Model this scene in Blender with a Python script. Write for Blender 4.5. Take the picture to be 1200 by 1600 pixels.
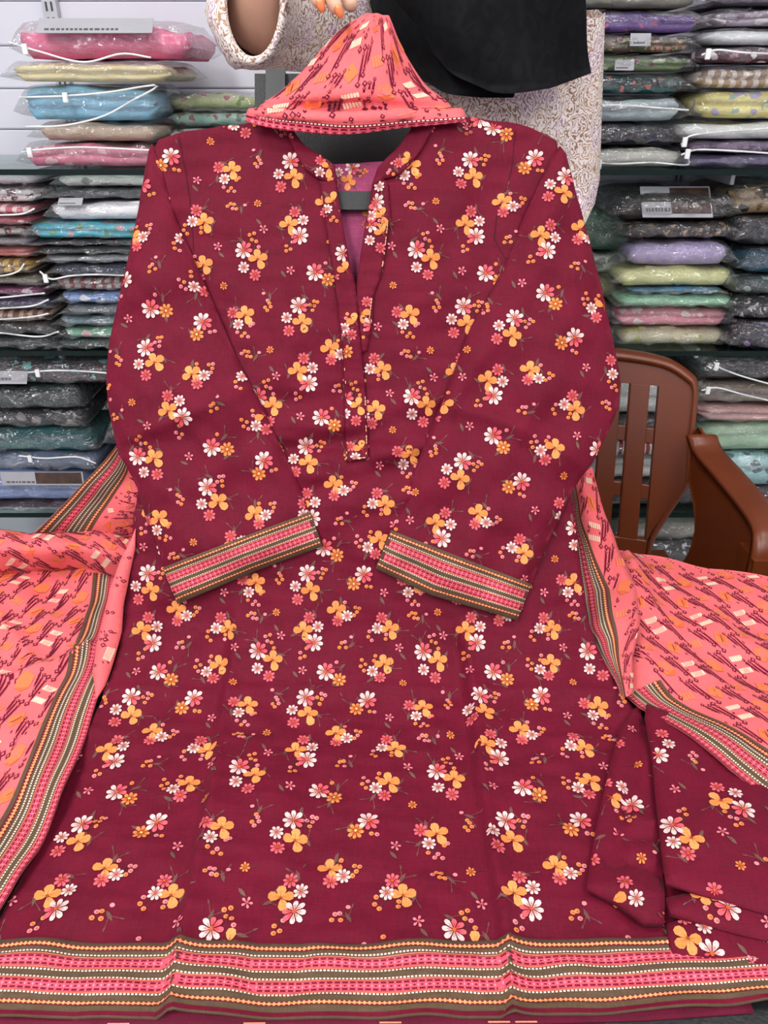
import bpy, math, random
import numpy as np
from mathutils import Vector, Matrix
from mathutils.geometry import delaunay_2d_cdt

for o in list(bpy.data.objects):
    bpy.data.objects.remove(o)
scene = bpy.context.scene
COL = scene.collection
rnd = random.Random(7)

# ------------------------------------------------------------------ camera
CAMZ = 1.34
PITCH = math.radians(29.0)
FPX = 1200.0
cam = bpy.data.cameras.new('camera')
cam.sensor_fit = 'VERTICAL'
cam.sensor_height = 32.0
cam.lens = 32.0 * FPX / 1600.0
cam.clip_start = 0.02
cam_o = bpy.data.objects.new('camera', cam)
COL.objects.link(cam_o)
cam_o.location = (0, 0, CAMZ)
cam_o.rotation_euler = (math.pi / 2 - PITCH, 0, 0)
scene.camera = cam_o

# ------------------------------------------------------------------ world, lights, exposure
w = bpy.data.worlds.new('world')
scene.world = w
w.use_nodes = True
w.node_tree.nodes['Background'].inputs[0].default_value = (0.93, 0.96, 1.0, 1)
w.node_tree.nodes['Background'].inputs[1].default_value = 0.16

scene.view_settings.view_transform = 'Standard'
scene.view_settings.look = 'None'
scene.view_settings.exposure = 0.32
scene.view_settings.gamma = 1.0
scene.view_settings.use_curve_mapping = False

CEIL = 2.75
PANELS = [(-0.85, 0.55), (0.85, 0.55), (-0.85, -0.70), (0.85, -0.70), (-0.85, -1.75), (0.85, -1.75)]
PANEL_W = [14.0, 8.0, 26.0, 15.0, 26.0, 15.0]
for i, (lx, ly) in enumerate(PANELS):
    l = bpy.data.lights.new('ceiling_panel_light', 'AREA')
    l.shape = 'RECTANGLE'
    l.size = 0.58
    l.size_y = 0.58
    l.energy = PANEL_W[i]
    l.color = (1.0, 0.985, 0.96)
    lo = bpy.data.objects.new('ceiling_panel_light', l)
    COL.objects.link(lo)
    lo.location = (lx, ly, CEIL - 0.035)

# ------------------------------------------------------------------ projection helpers
CP, SP = math.cos(PITCH), math.sin(PITCH)
TABLE_Z = CAMZ - 0.60


def ray(px, py):
    a = (px - 600.0) / FPX
    b = (py - 800.0) / FPX
    return np.array([a, CP - b * SP, -SP - b * CP])


def at_y(px, py, Y):
    r = ray(px, py)
    t = Y / r[1]
    return np.array([r[0] * t, Y, CAMZ + r[2] * t])


def at_z(px, py, z):
    r = ray(px, py)
    t = (z - CAMZ) / r[2]
    return np.array([r[0] * t, r[1] * t, z])


def at_h(px, py, h):
    return at_z(px, py, TABLE_Z + h)


def lin(c):
    """sRGB 0-255 -> linear"""
    out = []
    for v in c[:3]:
        v = v / 255.0
        out.append(v / 12.92 if v <= 0.04045 else ((v + 0.055) / 1.055) ** 2.4)
    return tuple(out)


def col4(c):
    return lin(c) + (1.0,)


# ------------------------------------------------------------------ node helpers
def new_mat(name):
    m = bpy.data.materials.new(name)
    m.use_nodes = True
    nt = m.node_tree
    return m, nt, nt.nodes['Principled BSDF']


def nd(nt, t, **kw):
    n = nt.nodes.new(t)
    for k, v in kw.items():
        setattr(n, k, v)
    return n


def simple_mat(name, c, rough=0.5, spec=0.5, noise=0.0, nscale=40.0, bump=0.0, bscale=200.0, metal=0.0):
    m, nt, b = new_mat(name)
    b.inputs['Roughness'].default_value = rough
    b.inputs['Specular IOR Level'].default_value = spec
    b.inputs['Metallic'].default_value = metal
    tc = nd(nt, 'ShaderNodeTexCoord')
    n1 = nd(nt, 'ShaderNodeTexNoise')
    n1.inputs['Scale'].default_value = nscale
    n1.inputs['Detail'].default_value = 4
    nt.links.new(tc.outputs['Object'], n1.inputs['Vector'])
    r = nd(nt, 'ShaderNodeValToRGB')
    l = np.array(lin(c))
    r.color_ramp.elements[0].position = 0.3
    r.color_ramp.elements[1].position = 0.7
    r.color_ramp.elements[0].color = tuple(np.clip(l * (1 - noise), 0, 1)) + (1,)
    r.color_ramp.elements[1].color = tuple(np.clip(l * (1 + noise), 0, 1)) + (1,)
    nt.links.new(n1.outputs['Fac'], r.inputs['Fac'])
    nt.links.new(r.outputs['Color'], b.inputs['Base Color'])
    if bump > 0:
        n2 = nd(nt, 'ShaderNodeTexNoise')
        n2.inputs['Scale'].default_value = bscale
        n2.inputs['Detail'].default_value = 3
        nt.links.new(tc.outputs['Object'], n2.inputs['Vector'])
        bp = nd(nt, 'ShaderNodeBump')
        bp.inputs['Strength'].default_value = bump
        bp.inputs['Distance'].default_value = 0.01
        nt.links.new(n2.outputs['Fac'], bp.inputs['Height'])
        nt.links.new(bp.outputs['Normal'], b.inputs['Normal'])
    return m


def fabric_mat(name, rough=0.72, sheen=0.02, mottle=0.26, spec=0.16):
    """printed cotton: colour comes from the 'print_color' attribute, thread grain from noise"""
    m, nt, b = new_mat(name)
    b.inputs['Roughness'].default_value = rough
    b.inputs['Specular IOR Level'].default_value = spec
    b.inputs['Sheen Weight'].default_value = sheen
    b.inputs['Sheen Roughness'].default_value = 0.5
    at = nd(nt, 'ShaderNodeAttribute', attribute_name='print_color')
    tc = nd(nt, 'ShaderNodeTexCoord')
    # thread slubs: two stretched noises
    mp1 = nd(nt, 'ShaderNodeMapping')
    mp1.inputs['Scale'].default_value = (900, 90, 90)
    mp2 = nd(nt, 'ShaderNodeMapping')
    mp2.inputs['Scale'].default_value = (90, 700, 700)
    na = nd(nt, 'ShaderNodeTexNoise')
    nb = nd(nt, 'ShaderNodeTexNoise')
    for mp, n in ((mp1, na), (mp2, nb)):
        nt.links.new(tc.outputs['Object'], mp.inputs['Vector'])
        nt.links.new(mp.outputs['Vector'], n.inputs['Vector'])
        n.inputs['Scale'].default_value = 1.0
        n.inputs['Detail'].default_value = 2
    ad = nd(nt, 'ShaderNodeMath', operation='ADD')
    nt.links.new(na.outputs['Fac'], ad.inputs[0])
    nt.links.new(nb.outputs['Fac'], ad.inputs[1])
    nc = nd(nt, 'ShaderNodeTexNoise')
    nc.inputs['Scale'].default_value = 30
    nc.inputs['Detail'].default_value = 5
    nt.links.new(tc.outputs['Object'], nc.inputs['Vector'])
    ad2 = nd(nt, 'ShaderNodeMath', operation='ADD')
    nt.links.new(ad.outputs[0], ad2.inputs[0])
    nt.links.new(nc.outputs['Fac'], ad2.inputs[1])
    mr = nd(nt, 'ShaderNodeMapRange')
    mr.inputs['From Min'].default_value = 1.0
    mr.inputs['From Max'].default_value = 2.0
    mr.inputs['To Min'].default_value = 1.0 - mottle
    mr.inputs['To Max'].default_value = 1.0 + mottle
    nt.links.new(ad2.outputs[0], mr.inputs['Value'])
    mul = nd(nt, 'ShaderNodeVectorMath', operation='SCALE')
    nt.links.new(at.outputs['Color'], mul.inputs[0])
    nt.links.new(mr.outputs['Result'], mul.inputs['Scale'])
    nt.links.new(mul.outputs['Vector'], b.inputs['Base Color'])
    bp = nd(nt, 'ShaderNodeBump')
    bp.inputs['Strength'].default_value = 0.25
    bp.inputs['Distance'].default_value = 0.001
    nt.links.new(ad.outputs[0], bp.inputs['Height'])
    nt.links.new(bp.outputs['Normal'], b.inputs['Normal'])
    return m


M = {}
M['kurta'] = fabric_mat('printed_cotton_maroon')
M['dupatta'] = fabric_mat('printed_lawn_coral', rough=0.8, sheen=0.03, mottle=0.1)


# ------------------------------------------------------------------ object helpers
def link(o, parent=None):
    COL.objects.link(o)
    if parent is not None:
        o.parent = parent
    return o


def empty(name, loc=(0, 0, 0)):
    o = bpy.data.objects.new(name, None)
    o.empty_display_size = 0.05
    o.location = loc
    COL.objects.link(o)
    return o


def tag(o, label=None, cat=None, group=None, kind=None):
    if label:
        o['label'] = label
    if cat:
        o['category'] = cat
    if group:
        o['group'] = group
    if kind:
        o['kind'] = kind
    return o


def mobj(name, V, F, mats, parent=None, smooth=True, cols=None, mi=None):
    """one mesh object; with a parent Empty at loc, V is in world space and shifted into the parent's frame"""
    V = np.asarray(V, float).reshape(-1, 3)
    if parent is not None:
        off = np.array(parent.location)
        p = parent.parent
        while p is not None:
            off = off + np.array(p.location)
            p = p.parent
        V = V - off
    me = bpy.data.meshes.new(name)
    me.from_pydata(V.tolist(), [], [list(map(int, f)) for f in F])
    if not isinstance(mats, (list, tuple)):
        mats = [mats]
    for m in mats:
        me.materials.append(m)
    if smooth:
        me.polygons.foreach_set('use_smooth', [True] * len(me.polygons))
    if mi is not None:
        me.polygons.foreach_set('material_index', list(mi))
    if cols is not None:
        a = me.color_attributes.new('print_color', 'FLOAT_COLOR', 'POINT')
        c = np.ones((len(V), 4), np.float32)
        c[:, :3] = np.asarray(cols, np.float32)[:, :3] * 0.77
        a.data.foreach_set('color', c.ravel())
    me.update()
    o = bpy.data.objects.new(name, me)
    link(o, parent)
    return o


class MB:
    """collects boxes, lofts and tubes for ONE mesh"""

    def __init__(self):
        self.V = []
        self.F = []

    def add(self, V, F):
        n = len(self.V)
        self.V += [tuple(v) for v in V]
        self.F += [[i + n for i in f] for f in F]
        return self

    def box(self, x0, x1, y0, y1, z0, z1, bev=0.0):
        if bev <= 0:
            V = [(x, y, z) for z in (z0, z1) for y in (y0, y1) for x in (x0, x1)]
            return self.add(V, [(0, 2, 3, 1), (4, 5, 7, 6), (0, 1, 5, 4), (2, 6, 7, 3), (0, 4, 6, 2), (1, 3, 7, 5)])
        b = bev
        rings = []
        for z, i in ((z0, b), (z0 + b, 0), (z1 - b, 0), (z1, b)):
            r = [(x0 + b + i * .3, y0 + i), (x1 - b - i * .3, y0 + i), (x1 - i, y0 + b + i * .3), (x1 - i, y1 - b - i * .3),
                 (x1 - b - i * .3, y1 - i), (x0 + b + i * .3, y1 - i), (x0 + i, y1 - b - i * .3), (x0 + i, y0 + b + i * .3)]
            rings.append([(x, y, z) for x, y in r])
        return self.loft(rings, True, True)

    def loft(self, rings, cap0=False, cap1=False, closed=True):
        n = len(rings[0])
        V = [p for r in rings for p in r]
        F = []
        for k in range(len(rings) - 1):
            for i in range(n if closed else n - 1):
                j = (i + 1) % n
                F.append((k * n + i, k * n + j, (k + 1) * n + j, (k + 1) * n + i))
        if cap0:
            F.append(tuple(range(n))[::-1])
        if cap1:
            F.append(tuple((len(rings) - 1) * n + i for i in range(n)))
        return self.add(V, F)

    def tube(self, pts, r, n=8, cap=True):
        pts = [np.array(p, float) for p in pts]
        rs = r if isinstance(r, (list, tuple)) else [r] * len(pts)
        rings = []
        up = np.array([0, 0, 1.0])
        for k, p in enumerate(pts):
            t = pts[min(k + 1, len(pts) - 1)] - pts[max(k - 1, 0)]
            t = t / (np.linalg.norm(t) + 1e-12)
            a = np.cross(t, up)
            if np.linalg.norm(a) < 1e-3:
                a = np.cross(t, np.array([1.0, 0, 0]))
            a /= np.linalg.norm(a)
            b = np.cross(t, a)
            rings.append([tuple(p + rs[k] * (math.cos(2 * math.pi * i / n) * a + math.sin(2 * math.pi * i / n) * b)) for i in range(n)])
        return self.loft(rings, cap, cap)

    def build(self, name, mat, parent=None, smooth=False):
        return mobj(name, self.V, self.F, mat, parent, smooth)


# ------------------------------------------------------------------ 2D helpers
def inside(P, poly):
    P = np.asarray(P, float)
    poly = np.asarray(poly, float)
    x, y = P[:, 0], P[:, 1]
    c = np.zeros(len(P), bool)
    n = len(poly)
    for i in range(n):
        x0, y0 = poly[i]
        x1, y1 = poly[(i + 1) % n]
        if y0 == y1:
            continue
        k = ((y0 > y) != (y1 > y)) & (x < (x1 - x0) * (y - y0) / (y1 - y0) + x0)
        c ^= k
    return c


def dist_poly(P, poly, closed=True):
    P = np.asarray(P, float)
    poly = np.asarray(poly, float)
    d = np.full(len(P), 1e9)
    n = len(poly)
    for i in range(n if closed else n - 1):
        a = poly[i]
        b = poly[(i + 1) % n]
        ab = b - a
        t = np.clip(((P - a) @ ab) / (ab @ ab + 1e-12), 0, 1)
        q = a + t[:, None] * ab
        d = np.minimum(d, np.hypot(P[:, 0] - q[:, 0], P[:, 1] - q[:, 1]))
    return d


def resample(poly, sp, closed=True):
    poly = np.asarray(poly, float)
    out = []
    n = len(poly)
    for i in range(n if closed else n - 1):
        a = poly[i]
        b = poly[(i + 1) % n]
        k = max(1, int(round(np.linalg.norm(b - a) / sp)))
        for j in range(k):
            out.append(a + (b - a) * j / k)
    if not closed:
        out.append(poly[-1])
    return np.array(out)


def smooth_poly(pts, it=1, closed=True):
    p = np.asarray(pts, float)
    for _ in range(it):
        q = []
        n = len(p)
        rng = range(n) if closed else range(n - 1)
        if not closed:
            q.append(p[0])
        for i in rng:
            a, b = p[i], p[(i + 1) % n]
            q.append(a * .75 + b * .25)
            q.append(a * .25 + b * .75)
        if not closed:
            q.append(p[-1])
        p = np.array(q)
    return p


class Wob:
    """smooth noise as a sum of sines"""

    def __init__(self, seed, lam, n=10, aniso=(1, 1)):
        r = np.random.RandomState(seed)
        th = r.uniform(0, 2 * np.pi, n)
        k = 2 * np.pi / (lam * r.uniform(.6, 1.6, n))
        self.kx = np.cos(th) * k * aniso[0]
        self.ky = np.sin(th) * k * aniso[1]
        self.ph = r.uniform(0, 2 * np.pi, n)
        self.n = n

    def __call__(self, x, y):
        x = np.asarray(x, float)
        y = np.asarray(y, float)
        s = 0
        for i in range(self.n):
            s = s + np.sin(self.kx[i] * x + self.ky[i] * y + self.ph[i])
        return s / math.sqrt(self.n)


# ------------------------------------------------------------------ the kurta's sheet: leans on the stand, then lies on the table
prof_ctrl = [(1.06, -0.10), (0.976, 0.043), (0.722, 0.500), (0.690, 0.548), (0.655, 0.580), (0.610, 0.5935), (0.55, 0.595), (0.10, 0.595)]
_pp = resample(np.array(prof_ctrl), 0.002, closed=False)
for _ in range(200):
    _pp[1:-1] = (_pp[:-2] + 2 * _pp[1:-1] + _pp[2:]) / 4
PS = np.concatenate([[0], np.cumsum(np.hypot(*np.diff(_pp, axis=0).T))])
PY = _pp[:, 0]
PZ = CAMZ - _pp[:, 1]
_zc = PY * CP + (CAMZ - PZ) * SP
_yc = (CAMZ - PZ) * CP - PY * SP
PPY = 800 + FPX * _yc / _zc          # image row of each profile point
PZC = _zc
_ty = np.gradient(PY, PS)
_tz = np.gradient(PZ, PS)
PNY, PNZ = _tz, -_ty                 # outward normal


def p2c(px, py):
    s = np.interp(py, PPY, PS)
    zc = np.interp(s, PS, PZC)
    return (px - 600.0) / FPX * zc, s


def c_list(pts):
    return np.array([p2c(x, y) for x, y in pts])


def sheet(C, off):
    """(X, s) + normal offset -> world"""
    C = np.asarray(C, float)
    X, s = C[:, 0], C[:, 1]
    return np.stack([X, np.interp(s, PS, PY) + np.interp(s, PS, PNY) * off,
                     np.interp(s, PS, PZ) + np.interp(s, PS, PNZ) * off], 1)


def table(C, off):
    C = np.asarray(C, float)
    return np.stack([C[:, 0], C[:, 1], TABLE_Z + np.asarray(off) + 0 * C[:, 0]], 1)


# ------------------------------------------------------------------ cloth piece builder
def triangulate(outline, sp):
    b = resample(outline, sp)
    lo, hi = b.min(0), b.max(0)
    xs = np.arange(lo[0], hi[0], sp)
    ys = np.arange(lo[1], hi[1], sp * .87)
    G = []
    for k, y in enumerate(ys):
        G.append(np.stack([xs + (sp / 2 if k % 2 else 0), np.full(len(xs), y)], 1))
    G = np.concatenate(G)
    G = G[inside(G, b)]
    G = G[dist_poly(G, b) > sp * .45]
    P = np.concatenate([b, G])
    n = len(b)
    E = [(i, (i + 1) % n) for i in range(n)]
    v, e, f, ov, oe, of = delaunay_2d_cdt([Vector(p) for p in P.tolist()], E, [], 1, 1e-7)
    V2 = np.array([(p.x, p.y) for p in v])
    F = []
    for t in f:
        t = list(t)
        a = V2[t]
        area = sum(a[i][0] * a[(i + 1) % len(t)][1] - a[(i + 1) % len(t)][0] * a[i][1] for i in range(len(t)))
        F.append(t if area > 0 else t[::-1])
    # boundary edges
    cnt = {}
    for t in F:
        for i in range(len(t)):
            a, c = t[i], t[(i + 1) % len(t)]
            k = (min(a, c), max(a, c))
            if k in cnt:
                cnt[k] = None
            else:
                cnt[k] = (a, c)
    B = [x for x in cnt.values() if x]
    return V2, F, B


class Print:
    """flat coloured shapes in cloth coordinates"""

    def __init__(self):
        self.polys = []

    def poly(self, pts, c, lvl=1):
        self.polys.append((np.asarray(pts, float), c, lvl))

    def ell(self, cx, cy, rx, ry, ang, c, lvl=1, n=8):
        ca, sa = math.cos(ang), math.sin(ang)
        p = []
        for i in range(n):
            t = 2 * math.pi * i / n
            x, y = rx * math.cos(t), ry * math.sin(t)
            p.append((cx + x * ca - y * sa, cy + x * sa + y * ca))
        self.poly(p, c, lvl)


def cloth(name, outline, sp, surf, off, base, mat, parent=None, pr=None, thick=0.0015, back=None, clip=True, flip=False):
    """outline & print in cloth coords; off(C)->normal offset; back: offset function of an under layer (flattened tube)"""
    V2, F, B = triangulate(outline, sp)
    V = surf(V2, off(V2))
    n = len(V)
    allV = [V]
    cols = [np.tile(lin(base), (n, 1))]
    F = [list(t) if flip else list(t)[::-1] for t in F]
    faces = list(F)
    # rim / under layer
    if back is None:
        bi = sorted(set(i for e in B for i in e))
        idx = {i: n + k for k, i in enumerate(bi)}
        allV.append(surf(V2[bi], off(V2[bi]) - thick))
        cols.append(np.tile(lin(base), (len(bi), 1)))
        for a, c in B:
            faces.append([a, c, idx[c], idx[a]])
        tot = n + len(bi)
    else:
        allV.append(surf(V2, back(V2)))
        cols.append(np.tile(lin(base), (n, 1)))
        faces += [[i + n for i in t][::-1] for t in F]
        for a, c in B:
            faces.append([a, c, c + n, a + n])
        tot = 2 * n
    if pr is not None and pr.polys:
        sizes = [len(p[0]) for p in pr.polys]
        A = np.concatenate([p[0] for p in pr.polys])
        lv = np.concatenate([[p[2]] * len(p[0]) for p in pr.polys])
        cc = np.concatenate([np.tile(lin(p[1]), (len(p[0]), 1)) for p in pr.polys])
        ins = inside(A, outline) if clip else np.ones(len(A), bool)
        ins |= lv >= 40
        lv = np.where(lv >= 40, lv - 40, lv)
        W = surf(A, off(A) + 0.00045 + 0.00018 * lv)
        k = 0
        keep = np.zeros(len(A), bool)
        pf = []
        for sz in sizes:
            if ins[k:k + sz].all():
                keep[k:k + sz] = True
                pf.append((k, sz))
            k += sz
        new = np.cumsum(keep) - 1
        W = W[keep]
        allV.append(W)
        cols.append(cc[keep])
        for k, sz in pf:
            a = A[k:k + 3] if sz >= 3 else None
            area = 0
            q = A[k:k + sz]
            area = np.sum(q[:, 0] * np.roll(q[:, 1], -1) - np.roll(q[:, 0], -1) * q[:, 1])
            f = [tot + new[k + i] for i in range(sz)]
            if (area > 0) != flip:
                f = f[::-1]
            faces.append(f)
    return mobj(name, np.concatenate(allV), faces, mat, parent, True, np.concatenate(cols))


# ------------------------------------------------------------------ floral print motifs
C_MAROON = (106, 7, 38)
C_WHITE = (240, 203, 197)
C_PINK = (230, 98, 108)
C_LPINK = (240, 140, 146)
C_ORANGE = (238, 142, 76)
C_DORANGE = (206, 92, 36)
C_LEAF = (112, 74, 68)
C_STEM = (84, 40, 44)


def rotpts(p, ang, cx=0, cy=0):
    p = np.asarray(p, float)
    ca, sa = math.cos(ang), math.sin(ang)
    return np.stack([cx + p[:, 0] * ca - p[:, 1] * sa, cy + p[:, 0] * sa + p[:, 1] * ca], 1)


_pet = np.array([(0.10, 0), (0.38, .12), (0.70, .225), (0.93, .16), (1.0, 0), (0.93, -.16), (0.70, -.225), (0.38, -.12)])
_wide = np.array([(0.04, 0), (0.30, .24), (0.62, .40), (0.92, .33), (1.04, .06), (0.98, -.22), (0.7, -.38), (0.32, -.26)])
_leafp = np.array([(-1, 0), (-.4, .32), (.2, .34), (1, 0), (.2, -.3), (-.4, -.28)])


def daisy(pr, x, y, r, rot, c, c2=None, which=(), n=8, ctr=C_DORANGE, lvl=4):
    for i in range(n):
        a = rot + 2 * math.pi * i / n
        p = _pet.copy() * r * (1.0 if i % 2 else .94)
        pr.poly(rotpts(p, a, x, y), c2 if i in which else c, lvl + (i % 2))
        cc = c2 if i in which else c
        sh = tuple(int(q * k_) for q, k_ in zip(cc, (.93, .72, .74)))
        pr.poly(rotpts(np.array([(.10, 0), (.40, .10), (.62, 0), (.40, -.10)]) * r, a, x, y), sh, lvl + 2)
    pr.ell(x, y, r * .17, r * .17, 0, ctr, lvl + 4, 6)
    for i in range(0, n, 2):
        a = rot + 2 * math.pi * (i + .5) / n
        pr.poly(rotpts(np.array([(.14, .035), (.50, .0), (.14, -.035)]) * r, a, x, y), C_STEM, lvl + 3)


def orange(pr, x, y, r, rot, lvl=3):
    for i, (a, s) in enumerate(((95, 1.0), (20, 1.02), (-62, 1.08), (172, .98))):
        a = rot - math.radians(a)
        pr.poly(rotpts(_wide * r * s, a, x, y), C_ORANGE if i % 2 else (243, 156, 90), lvl + (i % 2))
        pr.poly(rotpts(np.array([(.08, .03), (.62, 0), (.08, -.03)]) * r, a, x, y), C_DORANGE, lvl + 2)
    pr.ell(x, y, r * .12, r * .12, 0, (150, 70, 40), lvl + 3, 6)


def comp(pr, kind, x, y, rot, k=1.0):
    if kind.startswith('W'):
        ang = {'WA': -.9, 'WB': 2.9, 'WC': -.9, 'WE': .5, 'WF': .8}[kind]
        # petals turned to 'ang' are pink
        wh = [i for i in range(8) if math.cos(2 * math.pi * i / 8 - ang) > .55]
        daisy(pr, x, y, .0108 * k, rot, C_WHITE, C_PINK, wh, lvl=4)
    elif kind == 'w':
        daisy(pr, x, y, .0068 * k, rot + .3, C_WHITE, lvl=5)
    elif kind == 'p':
        daisy(pr, x, y, .0070 * k, rot + .2, (228, 102, 112), lvl=3)
    elif kind == 'O':
        orange(pr, x, y, .0108 * k, rot, lvl=2)
    elif kind == 'o':
        daisy(pr, x, y, .0082 * k, rot + .1, C_ORANGE, ctr=(250, 205, 120), lvl=2)
    elif kind == 'b':
        pr.ell(x, y, .0023 * k, .0021 * k, 0, C_ORANGE if rnd.random() < .6 else C_LPINK, 2, 7)
        pr.ell(x + .0004, y + .0003, .0011 * k, .0010 * k, 0, (205, 84, 74), 3, 6)
    elif kind == 'bud':
        pr.ell(x, y, .0022 * k, .0018 * k, rot, C_LPINK, 3, 7)
    elif kind == 'l':
        a_ = rot + rnd.uniform(-2.5, 2.5)
        pr.poly(rotpts(_leafp * np.array([.0058, .0050]) * k, a_, x, y), C_LEAF, 1)
        for q_ in (-.7, .8):
            ex, ey = x + .011 * math.cos(a_ + q_) * k, y + .011 * math.sin(a_ + q_) * k
            line(pr, x, y, ex, ey, .0006, C_LEAF, 0)
            pr.poly(rotpts(_leafp * np.array([.0028, .0022]) * k, a_ + q_, ex, ey), C_LEAF, 1)
    elif kind == 'star':
        daisy(pr, x, y, .0052 * k, rot, (242, 136, 148), n=5, ctr=C_PINK, lvl=3)
    elif kind == 'tiny':
        daisy(pr, x, y, .0046 * k, rot, C_ORANGE, n=7, ctr=C_DORANGE, lvl=3)
    elif kind == 'leaf':
        pr.poly(rotpts(_leafp * np.array([.0052, .0050]) * k, rot + .9, x, y), (116, 82, 74), 1)


def line(pr, x0, y0, x1, y1, wd, c, lvl=1):
    d = np.array([x1 - x0, y1 - y0])
    L = np.linalg.norm(d) + 1e-9
    nrm = np.array([-d[1], d[0]]) / L * wd / 2
    a, b = np.array([x0, y0]), np.array([x1, y1])
    pr.poly([a - nrm, b - nrm, b + nrm, a + nrm], c, lvl)


# one repeat of the print: positions read off the lower skirt (zoom of x 280-780, y 960-1480 at 2.4x)
CL = {
    'A': [('l', 222, 545), ('l', 318, 590), ('WA', 225, 578), ('O', 280, 608), ('w', 213, 637), ('p', 258, 663), ('b', 282, 525), ('b', 268, 545), ('b', 285, 550), ('b', 292, 568), ('b', 262, 530)],
    'B': [('l', 490, 435), ('l', 402, 500), ('p', 468, 447), ('O', 438, 490), ('w', 500, 476), ('WB', 480, 527), ('b', 447, 546), ('b', 420, 560), ('b', 418, 578), ('b', 437, 572)],
    'C': [('l', 592, 640), ('l', 562, 705), ('WC', 522, 655), ('o', 578, 682), ('b', 570, 622)],
    'D': [('l', 118, 785), ('l', 76, 850), ('p', 93, 803), ('O', 150, 815), ('w', 110, 852), ('b', 181, 850), ('b', 166, 858), ('b', 98, 885), ('b', 117, 903), ('b', 133, 890), ('b', 146, 905)],
    'E': [('l', 450, 745), ('l', 470, 850), ('WE', 420, 780), ('w', 357, 830), ('O', 425, 850), ('p', 360, 884), ('b', 490, 762), ('b', 506, 766), ('b', 470, 776), ('b', 480, 798), ('b', 490, 780)],
    'F': [('l', 632, 795), ('WF', 703, 775), ('o', 655, 812), ('b', 735, 825), ('b', 714, 823)],
    'G': [('l', 812, 640), ('l', 725, 680), ('O', 785, 625), ('w', 735, 648), ('p', 768, 672), ('b', 690, 610), ('b', 685, 632), ('b', 706, 624), ('b', 699, 646), ('b', 748, 596), ('b', 742, 612)],
    'H': [('l', 812, 438), ('l', 850, 486), ('p', 783, 445), ('w', 765, 478), ('O', 815, 483), ('b', 733, 488), ('b', 742, 516), ('b', 728, 505), ('b', 800, 512), ('b', 802, 498)],
    'I': [('l', 610, 383), ('O', 590, 415), ('w', 632, 432), ('p', 593, 448), ('b', 625, 388), ('b', 666, 405), ('b', 682, 408), ('b', 660, 430), ('b', 672, 420)],
    'S1': [('l', 645, 540), ('b', 595, 548), ('b', 605, 533), ('b', 619, 530), ('b', 622, 548), ('bud', 645, 514)],
    'S2': [('l', 262, 442), ('b', 208, 430), ('b', 222, 422), ('b', 236, 424), ('b', 228, 438), ('b', 243, 440), ('bud', 279, 426)],
    'S3': [('l', 297, 745), ('b', 268, 786), ('b', 290, 770), ('b', 284, 760), ('b', 276, 798), ('b', 294, 784), ('bud', 270, 732)],
    'T1': [('leaf', 320, 483), ('star', 335, 506)],
    'T2': [('leaf', 382, 663), ('star', 414, 649)],
    'T3': [('leaf', 875, 588), ('star', 858, 559)],
    'T4': [('leaf', 795, 898), ('star', 803, 863)],
    't1': [('tiny', 330, 418)],
    't2': [('tiny', 872, 702)],
}


def crop2c(x, y):
    return p2c(280 + x / 2.4, 960 + y / 2.4)


XA, SA = crop2c(225, 577)
PER_X = crop2c(965, 567)[0] - XA
PER_S = crop2c(120, 1195)[1] - SA
MOT = {}
for k, comps in CL.items():
    pts = np.array([crop2c(x, y) for _, x, y in comps])
    big = [i for i, c in enumerate(comps) if c[0] not in ('l', 'b')] or [0]
    ctr = pts[big].mean(0)
    MOT[k] = ((ctr[0] - XA) / PER_X, (ctr[1] - SA) / PER_S, [(c[0], p[0] - ctr[0], p[1] - ctr[1]) for c, p in zip(comps, pts)])


def motif(pr, key, x, y, rot=0.0, k=1.0):
    ca, sa = math.cos(rot), math.sin(rot)
    comps = MOT[key][2]
    ctr_stem = None
    big = [(dx, dy) for c, dx, dy in comps if c not in ('l', 'b')]
    for c, dx, dy in comps:
        gx, gy = x + (dx * ca - dy * sa) * k, y + (dx * sa + dy * ca) * k
        if c == 'b' and len(comps) > 4:
            line(pr, gx, gy, x + (gx - x) * .45, y + (gy - y) * .45, .0006, C_STEM, 0)
        if c == 'l':
            line(pr, gx, gy, x + (gx - x) * .5, y + (gy - y) * .5, .0006, C_STEM, 0)
        if c == 'tiny':
            line(pr, gx, gy, gx + .014 * ca, gy + .014 * sa - .002, .0006, C_STEM, 0)
        if c == 'leaf':
            line(pr, gx, gy, x, y, .0007, C_STEM, 0)
        comp(pr, c, gx, gy, rot + rnd.uniform(-.15, .15), k)


def lattice(pr, anchor, rot, lo, hi, k=1.0, P=None, S=None):
    """fill the box lo..hi (cloth coords) with the repeat; anchor = position of motif A's big daisy"""
    P = P or PER_X
    S = S or PER_S
    ca, sa = math.cos(rot), math.sin(rot)
    for i in range(-8, 9):
        for j in range(-9, 10):
            for key, (fi, fj, _) in MOT.items():
                dx, dy = (i + fi) * P, (j + fj) * S
                x, y = anchor[0] + dx * ca - dy * sa, anchor[1] + dx * sa + dy * ca
                if lo[0] - .02 < x < hi[0] + .02 and lo[1] - .02 < y < hi[1] + .02:
                    motif(pr, key, x, y, rot, k)


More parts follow.
